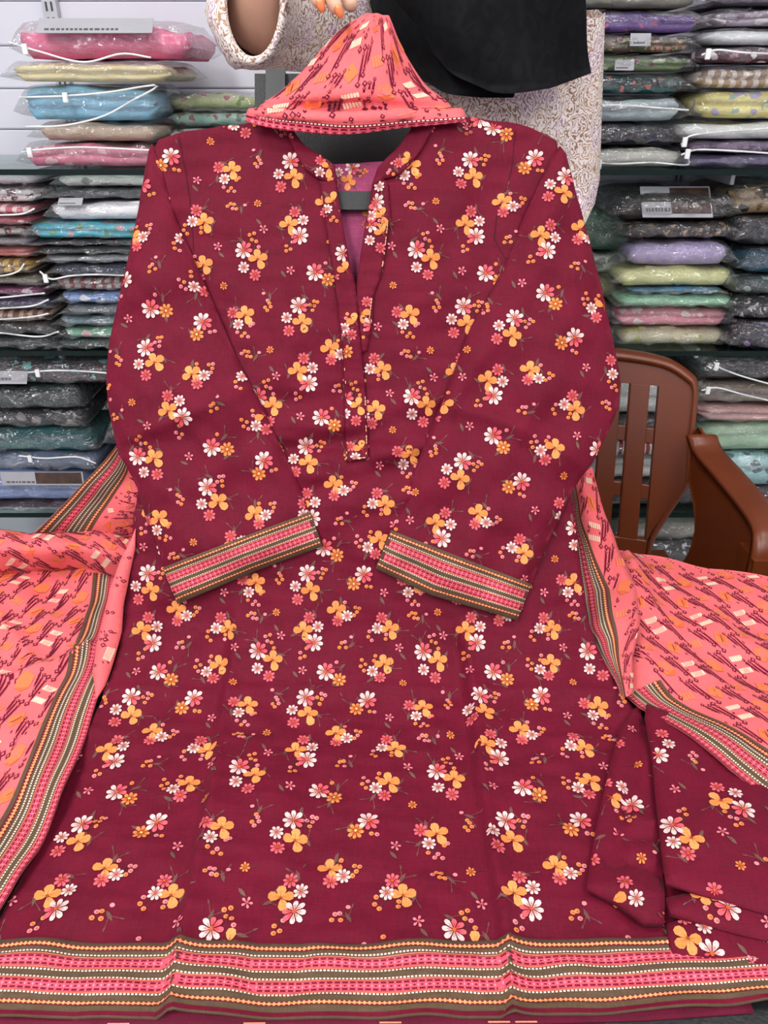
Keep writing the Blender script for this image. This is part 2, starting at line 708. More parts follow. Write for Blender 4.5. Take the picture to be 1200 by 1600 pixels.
# measured positions of motif A's daisy down the front (row r, left px, spacing px)
ROWS = [(-5, 165, 362, 290), (-4, 392, 379, 272), (-3, 622, 404, 240), (-2, 828, 405, 246), (-1, 1020, 405, 256), (0, 1205, 374, 308), (1, 1453, 330, 379), (2, 1800, 268, 480)]
_r = np.array([a[0] for a in ROWS], float)
_s = np.array([np.interp(a[1], PPY, PS) for a in ROWS])
_s[-1] = _s[-2] + PER_S
_x = np.array([p2c(a[2], a[1])[0] for a in ROWS])
_P = np.array([a[3] / FPX * np.interp(np.interp(a[1], PPY, PS), PS, PZC) for a in ROWS])


def body_lattice(pr, lo, hi, dx=0.0, dr=0.0):
    for i in range(-4, 6):
        for j in range(-6, 3):
            for key, (fi, fj, _) in MOT.items():
                r = j + fj + dr
                s = np.interp(r, _r, _s)
                x = np.interp(r, _r, _x) + (i + fi) * np.interp(r, _r, _P) + dx
                if lo[0] < x < hi[0] and lo[1] < s < hi[1]:
                    motif(pr, key, x, s)


# ------------------------------------------------------------------ woven-look border
B_BROWN = (96, 76, 58)
B_CORAL = (240, 112, 96)
B_PINK = (236, 92, 112)
B_MAR = (122, 14, 44)
B_BEAD = (246, 166, 110)
B_DOT = (250, 225, 205)
HEM_ROWS = [('beads', .094, .062), ('dots', .20, .022), ('line', .238, .018), ('chain', .325, .135), ('line', .407, .018), ('dots', .436, .022),
            ('dots', .547, .022), ('line', .573, .018), ('chain', .662, .145), ('line', .749, .018), ('dots', .772, .022), ('beads', .897, .055)]
DUP_ROWS = [('chain', .06, .12), ('line', .135, .02), ('dots', .19, .035), ('dots', .32, .03), ('line', .36, .02), ('chain', .47, .16), ('line', .575, .02), ('dots', .63, .035),
            ('dots', .72, .03), ('beads', .83, .09), ('linem', .90, .02)]


def border(pr, f, L, W, rows, du=.004, unit=.0058, dot=.0029, lvl=2):
    """f(a, b) -> cloth coords, a along 0..L, b across 0..W"""
    def rect(a0, a1, b0, b1, c, lv):
        pr.poly([f(a0, b0), f(a1, b0), f(a1, b1), f(a0, b1)], c, lv)

    def strip(b0, b1, c, lv):
        n = int(L / du)
        m = 3 if kind == 'chain' else 1
        for i in range(n):
            for j in range(m):
                rect(L * i / n, L * (i + 1) / n, b0 + (b1 - b0) * j / m, b0 + (b1 - b0) * (j + 1) / m, c, lv)
    for kind, ctr, h in rows:
        b0, b1 = (ctr - h / 2) * W, (ctr + h / 2) * W
        hh = b1 - b0
        if kind == 'line':
            strip(b0, b1, B_CORAL, lvl)
        elif kind == 'linem':
            strip(b0, b1, B_MAR, lvl)
        elif kind == 'dots':
            n = int(L / dot)
            for i in range(n):
                a = L * (i + .5) / n
                rect(a - dot * .30, a + dot * .30, b0, b1, B_DOT, lvl)
        elif kind == 'beads':
            strip(b0, b1, B_MAR, lvl)
            strip(b0 + hh * .30, b1 - hh * .30, (236, 138, 84), lvl + 1)
            u = .0037
            n = int(L / u)
            for i in range(n):
                a = L * (i + .5) / n
                pr.poly([f(a - u * .36, (b0 + b1) / 2), f(a - u * .12, b0 + hh * .06), f(a + u * .12, b0 + hh * .06), f(a + u * .36, (b0 + b1) / 2), f(a + u * .12, b1 - hh * .06), f(a - u * .12, b1 - hh * .06)], B_BEAD, lvl + 2)
        elif kind == 'chain':
            strip(b0, b1, B_PINK, lvl)
            n = max(1, int(L / unit))
            for i in range(n):
                a = L * (i + .5) / n
                rect(a - unit * .36, a + unit * .36, b0 + hh * .06, b0 + hh * .25, B_MAR, lvl + 1)
                rect(a - unit * .36, a + unit * .36, b1 - hh * .25, b1 - hh * .06, B_MAR, lvl + 1)
                m = (b0 + b1) / 2
                pr.poly([f(a - unit * .22, m), f(a, m - hh * .10), f(a + unit * .22, m), f(a, m + hh * .10)], B_MAR, lvl + 1)
                e = a + unit * .5
                pr.poly([f(e - unit * .13, m), f(e, m - hh * .16), f(e + unit * .13, m), f(e, m + hh * .16)], (250, 150, 160), lvl + 1)


def path_frame(path, side=1):
    """path polyline in cloth coords -> f(a,b) and its length"""
    p = resample(np.asarray(path, float), .004, closed=False)
    for _ in range(6):
        p[1:-1] = (p[:-2] + 2 * p[1:-1] + p[2:]) / 4
    t = np.gradient(p, axis=0)
    t /= np.linalg.norm(t, axis=1)[:, None]
    nrm = np.stack([-t[:, 1], t[:, 0]], 1) * side
    a = np.concatenate([[0], np.cumsum(np.hypot(*np.diff(p, axis=0).T))])

    def f(u, v):
        x = np.interp(u, a, p[:, 0]) + np.interp(u, a, nrm[:, 0]) * v
        y = np.interp(u, a, p[:, 1]) + np.interp(u, a, nrm[:, 1]) * v
        return (x, y)
    return f, a[-1]


def edge_strip(pr, f, L, W, c, lvl=0, du=.004, b0=0.0):
    n = int(L / du)
    m = 8
    for i in range(n):
        for j in range(m):
            v0, v1 = b0 + (W - b0) * j / m, b0 + (W - b0) * (j + 1) / m
            pr.poly([f(L * i / n, v0), f(L * (i + 1) / n, v0), f(L * (i + 1) / n, v1), f(L * i / n, v1)], c, lvl)



# ================================================================== THE ROOM
m_wall = simple_mat('wall_paint', (216, 216, 226), .6, .3, .02, 3)
m_floor = simple_mat('floor_tile', (190, 186, 180), .35, .5, .06, 6)
m_ceil = simple_mat('ceiling_paint', (240, 240, 240), .8, .2, .02, 3)
WALL_Y = 2.12
o = MB().box(-2.6, 2.6, -2.4, WALL_Y, -.02, 0).build('floor', m_floor)
tag(o, kind='structure')
o = MB().box(-2.6, 2.6, -2.4, WALL_Y + .1, CEIL, CEIL + .05).build('ceiling', m_ceil)
tag(o, kind='structure')
wb = MB().box(-2.6, 2.6, WALL_Y, WALL_Y + .08, 0, CEIL).build('wall_back', m_wall)
tag(wb, kind='structure')
# wall cladding boards
bd = MB().box(-2.6, 2.6, -.012, .002, 0, .086, .003)
me0 = None
for k in range(22):
    if me0 is None:
        b = bd.build('panel', m_wall, wb)
        me0 = b.data
    else:
        b = bpy.data.objects.new('panel', me0)
        link(b, wb)
    b.location = (0, WALL_Y, .72 + k * .088)
o = MB().box(-2.68, 2.68, -2.48, -2.4, 0, CEIL).build('wall_front', m_wall)
tag(o, kind='structure')
for nm, x0, x1 in (('wall_left', -2.68, -2.6), ('wall_right', 2.6, 2.68)):
    o = MB().box(x0, x1, -2.4, WALL_Y + .08, 0, CEIL).build(nm, m_wall)
    tag(o, kind='structure')

m_lamp, nt, b = new_mat('lamp_diffuser')
b.inputs['Emission Color'].default_value = (1, .985, .96, 1)
b.inputs['Emission Strength'].default_value = 2.0
m_white = simple_mat('white_plastic', (235, 235, 235), .4, .5)
for i, (lx, ly) in enumerate(PANELS):
    t = empty('ceiling_light', (lx, ly, CEIL))
    tag(t, 'square white ceiling panel light ' + ['left above the counter', 'right above the counter', 'left in the second row', 'right in the second row', 'left in the rear row', 'right in the rear row'][i], 'light', 'ceiling panel lights')
    mb = MB()
    for a in (-1, 1):
        mb.box(lx + a * .31 - .012, lx + a * .31 + .012, ly - .322, ly + .322, CEIL - .03, CEIL)
        mb.box(lx - .298, lx + .298, ly + a * .31 - .012, ly + a * .31 + .012, CEIL - .03, CEIL)
    mb.build('frame', m_white, t)
    MB().box(lx - .298, lx + .298, ly - .298, ly + .298, CEIL - .015, CEIL - .002).build('diffuser', m_lamp, t)

# ------------------------------------------------------------------ counter
m_black = simple_mat('black_laminate', (24, 25, 27), .35, .5, .12, 20, .05, 300)
m_stand = simple_mat('black_plastic', (27, 29, 30), .5, .4, .10, 30, .08, 400)
t = empty('counter', (0, .55, 0))
tag(t, 'black laminate display counter under the spread maroon suit', 'table')
MB().box(-.95, .95, .16, .90, TABLE_Z - .03, TABLE_Z, .004).build('counter_top', m_black, t)
MB().box(-.90, .90, .22, .84, .08, TABLE_Z - .03).build('counter_body', m_black, t)
MB().box(-.88, .88, .26, .80, 0, .08).build('plinth', m_black, t)

# ------------------------------------------------------------------ black display stand holding the kurta up
def sl_slab(px0, px1, py0, py1, off0, off1, name, mat, parent, rnd_=0.0):
    """slab parallel to the leaning sheet between two normal offsets"""
    mb = MB()
    rings = []
    n = 8
    pts = []
    ys = np.linspace(py0, py1, n)
    f = []
    b_ = []
    for y in ys:
        X0, s = p2c(px0, y)
        X1, _ = p2c(px1, y)
        q = sheet(np.array([[X0, s], [X1, s], [X1, s], [X0, s]]), np.array([off1, off1, off0, off0]))
        rings.append([tuple(v) for v in q])
    mb.loft(rings, True, True)
    return mb.build(name, mat, parent)


t = empty('display_stand', (0, 1.10, 0))
tag(t, 'black slotted display stand showing through the kurta neckline', 'display stand')
sl_slab(384, 622, 66, 520, -.075, -.06, 'back_board', m_stand, t)
sl_slab(621.5, 690, 128, 520, -.0745, -.0605, 'side_board', m_stand, t)
sl_slab(404, 436, 64, 185, -.06, -.052, 'grey_strip', simple_mat('strip_grey', (46, 48, 50), .4, .5), t)  # thin slab, greyer than the board, set on its front face
sl_slab(500, 600, 293, 322, -.016, -.010, 'inner_bar', m_stand, t)
_a = sheet(np.array([p2c(545, 330)]), np.array([-.08]))[0]
MB().tube([(-.045, 1.08, .02), (-.045, 1.08, .5), (_a[0], _a[1] + .01, _a[2])], .016, 10).build('post', m_stand, t, True)
MB().box(-.20, .07, .99, 1.17, 0, .02, .004).build('base', m_stand, t)

# ================================================================== KURTA
KUR = empty('kurta', (0, .70, TABLE_Z))
tag(KUR, 'maroon floral kurta with striped cuffs and hem displayed on the counter', 'kurta')

cre_l = c_list([(372, 930), (362, 1040), (345, 1140), (333, 1240), (318, 1300), (298, 1400), (280, 1482), (268, 1600)])
cre_r = c_list([(716, 950), (733, 1030), (742, 1120), (750, 1200), (765, 1300), (780, 1400), (793, 1482), (800, 1600)])
cre_h = c_list([(150, 1080), (350, 1078), (540, 1074), (740, 1076), (980, 1084)])
cre_c = c_list([(545, 700), (552, 830), (560, 960), (556, 1060)])
wobA = Wob(1, .22, 12)
wobB = Wob(2, .07, 14, (1, .8))
wobC = Wob(3, .035, 14, (.5, 1.6))
S_1075 = np.interp(1075, PPY, PS)
S_690 = np.interp(690, PPY, PS)
S_HEM = np.interp(1478, PPY, PS)


def body_off(C):
    X, s = C[:, 0], C[:, 1]
    tab = 1 / (1 + np.exp(-(s - S_1075 - .02) / .02))
    o = .0042 * wobA(X, s) * (1 - .5 * tab) + .0021 * wobB(X, s) * (1 - .35 * tab) + .0010 * wobC(X, s)
    for cr, hh in ((cre_l, 1.0), (cre_r, 1.2)):
        sd = X - np.interp(s, cr[:, 1], cr[:, 0])
        m = 1 / (1 + np.exp(-(s - cr[0, 1] - .02) / .012))
        o = o + hh * m * (.0100 * np.exp(-np.abs(sd) / .0075) - .0045 * np.exp(-np.abs(sd + .012) / .007) + .0035 * np.tanh(sd / .010) * np.exp(-np.abs(sd) / .05))
    d = dist_poly(C, cre_h, False)
    o = o + .0042 * np.exp(-d / .007)
    d = dist_poly(C, cre_c, False)
    o = o + .0016 * np.exp(-d / .010)
    # bunched cloth around the waist behind the sleeves
    w_ = np.exp(-((s - S_690 - .01) / .055) ** 2)
    o = o + w_ * (.0062 * np.sin((s - S_690 + .02 * np.sin(X * 14)) * 2 * np.pi / .052) + .001 * wobC(X, s))
    # placket puckers
    w_ = np.exp(-((X - p2c(560, 520)[0]) / .035) ** 2) * np.exp(-((s - np.interp(500, PPY, PS)) / .05) ** 2)
    o = o + w_ * .0011 * np.sin(s * 2 * np.pi / .009 + X * 40)
    # hem waves
    w_ = np.exp(-np.clip(S_HEM - s, 0, 1) / .03)
    o = o + w_ * .0022 * np.sin(X * 2 * np.pi / .19 + .6) + w_ * .0008 * np.sin(X * 2 * np.pi / .07)
    return np.where(tab > .5, np.maximum(o, -.0028), o)


fp = [(433, 184), (456, 202), (472, 222), (491, 238), (513, 252), (524, 262), (529, 312), (538, 363), (546, 408), (556, 450),
      (560, 422), (573, 337), (581, 293), (590, 270), (614, 246), (628, 228), (640, 210), (648, 184),
      (700, 181), (745, 183), (790, 189), (832, 201), (856, 211), (869, 221), (872, 240), (868, 300), (850, 400), (858, 560), (880, 720), (897, 800), (918, 960), (940, 1028), (968, 1086), (1012, 1128), (1075, 1220), (1140, 1340), (1215, 1478),
      (1040, 1472), (910, 1474), (794, 1472), (600, 1479), (500, 1479), (285, 1476), (190, 1478), (90, 1474), (-20, 1471),
      (20, 1400), (60, 1310), (110, 1200), (142, 1128), (166, 1074), (186, 1010), (192, 960), (198, 905), (206, 850), (210, 800), (228, 720), (262, 560), (268, 400), (252, 300), (240, 240), (250, 222), (293, 206), (340, 195), (390, 186)]
fpc = c_list(fp)
S_MAXB = np.interp(1479, PPY, PS) + .004
pr = Print()
body_lattice(pr, fpc.min(0) - .02, fpc.max(0) + .02)


def seam(pr, px, c=(70, 8, 28), wd=.0012, lvl=1):
    q = resample(c_list(px), .008, closed=False)
    for a, b2 in zip(q[:-1], q[1:]):
        line(pr, a[0], a[1], b2[0], b2[1], wd, c, lvl)


seam(pr, [(281, 214), (286, 245), (292, 275), (297, 310), (299, 345), (302, 392)], wd=.0009)
seam(pr, [(805, 205), (800, 262), (790, 300), (776, 340), (772, 372), (790, 405)], wd=.0009)
cloth('front_panel', fpc, .0052, sheet, body_off, C_MAROON, M['kurta'], KUR, pr)

# back panel (inside seen through the open neck), and its hem peeping out below
bp_ = [(455, 216), (480, 238), (513, 242), (560, 241), (619, 239), (640, 220), (700, 190), (800, 205), (860, 240), (850, 400), (860, 700), (900, 860), (600, 880), (300, 870), (230, 720), (262, 400), (250, 240), (300, 215), (400, 192)]
pr = Print()
for key, x, y in (('E', 535, 262), ('I', 578, 335), ('S1', 520, 345), ('C', 610, 270)):
    X_, s_ = p2c(x, y)
    motif(pr, key, X_, s_, .5, .85)
cloth('back_panel', c_list(bp_), .012, sheet, lambda C: -.022 + .002 * wobA(C[:, 0], C[:, 1]), (172, 74, 116), M['kurta'], KUR, pr)

bh = c_list([(-20, 1520), (1150, 1500), (1180, 1578), (1010, 1590), (800, 1596), (600, 1598), (300, 1600), (-20, 1602)])
pr = Print()
f, L = path_frame(c_list([(-10, 1602), (1100, 1596)]), -1)
for k in range(26):
    a = L * (k + .5) / 26
    if rnd.random() < .35:
        pr.poly([f(a - .008, .0012), f(a + .008, .0012), f(a + .008, .0024), f(a - .008, .0024)], (236, 150, 120), 1)
cloth('back_hem', bh, .012, sheet, lambda C: -.0032 + 0 * C[:, 0], (100, 14, 44), M['kurta'], KUR, pr)

# hem border: a band sewn on the front
top_px = [(-30, 1471), (90, 1473), (190, 1477), (285, 1474), (500, 1477), (600, 1477), (794, 1470), (910, 1472), (1040, 1470), (1130, 1468), (1215, 1466)]
bot_px = [(1215, 1566), (1130, 1574), (1010, 1584), (880, 1590), (740, 1590), (600, 1592), (420, 1593), (285, 1592), (150, 1592), (-30, 1586)]
tc_, bc_ = c_list(top_px), c_list(bot_px)[::-1]
hb = np.concatenate([tc_, bc_[::-1]])
xs_ = np.linspace(tc_[0][0], tc_[-1][0], 60)
top_s = lambda x: np.interp(x, tc_[:, 0], tc_[:, 1])
bot_s = lambda x: np.interp(x, bc_[:, 0], bc_[:, 1])
pr = Print()
XL0, XR0 = tc_[0][0] + .004, tc_[-1][0] - .004
WB = .93


def fh(a, b2):
    x = XL0 + a
    return (x, top_s(x) + b2 * (bot_s(x) - top_s(x)))


border(pr, fh, XR0 - XL0, WB, HEM_ROWS, du=.005)
n = 130
for i in range(n):          # maroon fold under the band
    a0, a1 = (XR0 - XL0) * i / n, (XR0 - XL0) * (i + 1) / n
    pr.poly([fh(a0, .94), fh(a1, .94), fh(a1, .995), fh(a0, .995)], C_MAROON, 1)
cloth('hem_border', hb, .005, sheet, lambda C: body_off(C) + .0042, B_BROWN, M['kurta'], KUR, pr, thick=.003)

# ------------------------------------------------------------------ collar and placket
def strip_piece(name, outl, off, pr=None, sp=.004, base=C_MAROON, thick=.002):
    return cloth(name, c_list(outl), sp, sheet, lambda C: body_off(C) + off, base, M['kurta'], KUR, pr, thick=thick)


pr = Print()
for key, x, y in (('A', 452, 196), ('D', 505, 262)):
    X_, s_ = p2c(x, y)
    motif(pr, key, X_, s_, .5, .9)
strip_piece('collar', [(433, 182), (456, 200), (472, 221), (491, 237), (513, 250), (524, 260), (526, 285), (512, 283), (494, 277), (478, 266), (466, 248), (457, 226), (446, 205)], .0044, pr)
pr = Print()
for key, x, y in (('S1', 612, 262), ('S3', 672, 196), ('D', 634, 262)):
    X_, s_ = p2c(x, y)
    motif(pr, key, X_, s_, -.6, .9)
strip_piece('collar', [(648, 184), (640, 210), (628, 228), (614, 244), (590, 268), (581, 293), (582, 297), (600, 284), (626, 278), (645, 256), (660, 236), (672, 214), (680, 196), (678, 182)], .0044, pr)

pr = Print()
lo_, hi_ = c_list([(490, 270)])[0], c_list([(620, 730)])[0]
for key, x, y in (('D', 512, 318), ('p2', 510, 355), ('E', 530, 420), ('G', 548, 515), ('C', 532, 545), ('A', 549, 640), ('S1', 527, 615), ('D', 556, 705)):
    if key in MOT:
        X_, s_ = p2c(x, y)
        motif(pr, key, X_, s_, 0, .95)
plk_l = [(524, 284), (529, 312), (538, 363), (546, 408), (556, 450), (560, 500), (566, 560), (573, 640), (576, 718), (541, 722), (539, 640), (536, 560), (529, 480), (519, 410), (508, 340), (500, 282)]


def stitch(pr, pts, c=(244, 190, 150), gap=.0035, wd=.0009):
    q = resample(c_list(pts), gap, closed=False)
    for i in range(0, len(q) - 1):
        if rnd.random() < .62:
            d = q[i + 1] - q[i]
            line(pr, q[i][0], q[i][1], q[i][0] + d[0] * .8, q[i][1] + d[1] * .8, wd, c, 6)


stitch(pr, [(542, 706), (542, 719), (572, 716), (573, 702)])
stitch(pr, [(570, 600), (571, 640), (573, 700)])
stitch(pr, [(538, 570), (540, 600)])
strip_piece('placket', plk_l, .0050, pr)
pr = Print()
for key, x, y in (('A', 587, 372), ('B', 583, 300), ('B', 576, 490), ('H', 588, 335)):
    X_, s_ = p2c(x, y)
    motif(pr, key, X_, s_, 0, .92)
stitch(pr, [(607, 340), (600, 400), (594, 440)])
stitch(pr, [(581, 468), (576, 512)])
strip_piece('placket', [(583, 292), (573, 337), (560, 422), (557, 450), (560, 492), (565, 552), (574, 548), (582, 500), (584, 462), (596, 430), (603, 390), (610, 340), (606, 290), (598, 284)], .0038, pr)

# ------------------------------------------------------------------ sleeves (flattened tubes lying over the front)
sl_l = [(240, 228), (256, 272), (268, 320), (279, 352), (300, 396), (340, 488), (375, 568), (408, 628), (432, 682), (456, 732), (472, 768), (486, 802)]
cuff_l = [(486, 800), (505, 853), (400, 892), (281, 943), (259, 886)]
sl_l_out = [(259, 888), (248, 850), (232, 815), (217, 762), (200, 728), (189, 712), (181, 680), (172, 635), (169, 590), (174, 535), (186, 480), (198, 428), (208, 385), (219, 330), (228, 280), (235, 240)]
sl_r = [(873, 232), (861, 248), (849, 274), (835, 302), (812, 354), (795, 400), (775, 440), (754, 477), (734, 514), (716, 560), (700, 604), (683, 646), (656, 713), (629, 782), (609, 828)]
cuff_r = [(611, 828), (587, 887), (672, 929), (806, 969), (828, 912)]
sl_r_out = [(828, 914), (848, 862), (869, 815), (892, 768), (906, 746), (924, 722), (948, 676), (963, 640), (966, 600), (962, 565), (951, 514), (937, 449), (918, 378), (901, 316), (890, 275), (882, 244)]


def sleeve(out_px, cuff_px, anchor_px, rot, folds, seed, cuff_dir):
    oc = c_list(out_px)
    wv = Wob(seed, .10, 10)
    wv2 = Wob(seed + 1, .04, 12)
    fl = [(c_list(a), h, wd) for a, h, wd in folds]

    def off(C):
        d = dist_poly(C, oc)
        o = .0065 + .010 * (1 - np.exp(-d / .012)) + .0036 * wv(C[:, 0], C[:, 1]) * np.clip(d / .02, 0, 1) + .0013 * wv2(C[:, 0], C[:, 1])
        for a, h, wd in fl:
            o = o + h * np.exp(-(dist_poly(C, a, False) / wd))
        return o

    def back(C):
        d = dist_poly(C, oc)
        return .0065 - .0075 * (1 - np.exp(-d / .006))
    pr = Print()
    an = np.array(p2c(*anchor_px))
    lattice(pr, an, rot, oc.min(0), oc.max(0))
    s_ = cloth('sleeve', oc, .0055, sheet, off, C_MAROON, M['kurta'], KUR, pr, back=back)
    # cuff band
    cc = c_list(cuff_px)
    if cuff_dir > 0:     # corners: top-in, bottom-in, ..., bottom-out, top-out
        ti, bi, bo, to = cc[0], cc[1], cc[-2], cc[-1]
    else:
        ti, bi, bo, to = cc[0], cc[1], cc[-2], cc[-1]
    bot = np.array(cc[1:-1])
    bot_r = resample(bot, .004, closed=False)
    al = np.concatenate([[0], np.cumsum(np.hypot(*np.diff(bot_r, axis=0).T))])
    L = np.linalg.norm(to - ti)

    def fc(a, b2):
        u = a / L
        p0 = ti + (to - ti) * u
        q = (np.interp(u * al[-1], al, bot_r[:, 0]), np.interp(u * al[-1], al, bot_r[:, 1]))
        return (p0[0] + (q[0] - p0[0]) * b2, p0[1] + (q[1] - p0[1]) * b2)
    pr = Print()
    border(pr, fc, L, .97, HEM_ROWS, du=.004, unit=.0052, dot=.0026)

    def coff(C):
        return off(C) + .0044
    cloth('cuff', cc, .005, sheet, coff, B_BROWN, M['kurta'], s_, pr, back=lambda C: .004 + 0 * C[:, 0])


fold_l = [([(205, 690), (250, 672), (330, 640), (400, 606)], .006, .009), ([(258, 545), (300, 515)], .003, .006), ([(190, 700), (230, 690), (300, 690)], -.004, .012)]
fold_r = [([(705, 640), (770, 655), (850, 690), (910, 735)], .006, .009), ([(720, 600), (700, 650)], .003, .006), ([(800, 450), (830, 480), (870, 500)], .003, .008), ([(690, 660), (790, 690), (880, 750)], -.004, .012)]
sleeve(sl_l + cuff_l[1:] + sl_l_out, cuff_l, (220, 714), math.radians(-24), fold_l, 21, 1)
# right sleeve: lattice anchored on motif B
_B = MOT['B']
rot_r = math.radians(20)
bx, by = p2c(771, 600)
dx, dy = _B[0] * PER_X, _B[1] * PER_S
anch = (bx - (dx * math.cos(rot_r) - dy * math.sin(rot_r)), by - (dx * math.sin(rot_r) + dy * math.cos(rot_r)))
_p2c = p2c
p2c_saved = p2c


def p2c(px, py):
    if isinstance(px, tuple):
        return px
    return p2c_saved(px, py)


sleeve(sl_r + cuff_r[1:] + sl_r_out, cuff_r, (anch, None), rot_r, fold_r, 31, -1)

# ================================================================== TROUSERS (folded, on the right of the hem)
TRO = empty('trousers', (.30, .45, TABLE_Z))
tag(TRO, 'folded maroon floral trousers lying over the right side of the kurta hem', 'trousers')
wt = Wob(41, .09, 10)


def trouser_piece(name, out_px, lvl, anchor, rot, dark=False, puff=.006, folds=()):
    oc = c_list(out_px)
    pr = Print()
    lattice(pr, np.array(p2c(*anchor)), rot, oc.min(0), oc.max(0))
    fl = [(c_list(a), h, wd) for a, h, wd in folds]

    def off(C):
        o = lvl + puff * (1 - np.exp(-dist_poly(C, oc) / .01)) + .0018 * wt(C[:, 0], C[:, 1])
        for a, h, wd in fl:
            o = o + h * np.exp(-(dist_poly(C, a, False) / wd))
        return o
    return cloth(name, oc, .006, sheet, off, C_MAROON, M['kurta'], TRO, pr, back=lambda C: lvl - .003 + 0 * C[:, 0])


trouser_piece('lower_layer', [(1040, 1452), (1100, 1430), (1260, 1440), (1270, 1532), (1200, 1519), (1120, 1506), (1050, 1502), (1042, 1478)], .006, (1110, 1500), math.pi)
trouser_piece('middle_layer', [(1036, 1420), (1100, 1400), (1260, 1420), (1260, 1502), (1200, 1486), (1120, 1466), (1043, 1444)], .013, (1130, 1440), math.pi + .2)
trouser_piece('inner_leg', [(996, 1110), (1020, 1180), (1030, 1300), (1035, 1400), (1034, 1456), (1004, 1456), (960, 1424), (914, 1400), (918, 1370), (928, 1310), (945, 1230), (966, 1150), (984, 1118)],
              .010, (985, 1270), math.pi - .2, folds=[([(1000, 1130), (975, 1270), (968, 1300), (956, 1360)], -.009, .006), ([(956, 1355), (1030, 1378)], -.010, .005), ([(972, 1300), (1000, 1292), (1024, 1306)], .005, .004), ([(978, 1322), (1020, 1326)], -.005, .004), ([(915, 1398), (960, 1402), (1028, 1420)], .004, .004)])
trouser_piece('outer_leg', [(1004, 1118), (1040, 1130), (1120, 1190), (1200, 1240), (1270, 1290), (1270, 1470), (1200, 1455), (1120, 1430), (1034, 1404), (1028, 1360), (1020, 1280), (1012, 1200), (1002, 1140)],
              .020, (1150, 1300), math.pi + .06, folds=[([(1024, 1345), (1100, 1352), (1210, 1330)], .002, .008)])

# ================================================================== DUPATTA
DUP = empty('dupatta', (0, .85, TABLE_Z))
tag(DUP, 'coral printed dupatta with striped border spread at both sides of the kurta', 'dupatta')
D_BASE = (247, 112, 116)
D_ORG = (247, 126, 80)
D_ORG2 = (238, 112, 62)
D_MAR = (112, 12, 50)
D_WHT = (255, 226, 196)


def diamond_ring(pr, f, x, y, r, lvl=3):
    pr.poly([f(x - r * .7, y), f(x, y - r), f(x + r * .7, y), f(x, y + r)], D_MAR, lvl)
    pr.poly([f(x - r * .32, y), f(x, y - r * .48), f(x + r * .32, y), f(x, y + r * .48)], (228, 108, 116), lvl + 1)


def lens(pr, f, x0, y0, x1, y1, wd, c, lvl=2):
    d = np.array([x1 - x0, y1 - y0])
    n_ = np.array([-d[1], d[0]]) / (np.linalg.norm(d) + 1e-9) * wd / 2
    q = [(x0, y0), (x0 + d[0] * .3 - n_[0], y0 + d[1] * .3 - n_[1]), (x0 + d[0] * .75 - n_[0], y0 + d[1] * .75 - n_[1]), (x1, y1),
         (x0 + d[0] * .75 + n_[0], y0 + d[1] * .75 + n_[1]), (x0 + d[0] * .3 + n_[0], y0 + d[1] * .3 + n_[1])]
    pr.poly([f(*p) for p in q], c, lvl)


def chain_dash(pr, f, x0, y0, x1, y1, rings):
    """thin dark dash with little feathering and diamond links"""
    lens(pr, f, x0, y0, x1, y1, .0020, D_MAR, 2)
    d = np.array([x1 - x0, y1 - y0])
    for k in np.linspace(.3, .7, 3 if len(rings) < 2 else 0):
        px_, py_ = x0 + d[0] * k, y0 + d[1] * k
        lens(pr, f, px_ - .0012, py_ + .0006, px_ + .0012, py_ - .0018, .0012, D_MAR, 2)
    for k, r in rings:
        diamond_ring(pr, f, x0 + d[0] * k, y0 + d[1] * k, r)


DW, DH = .064, .080


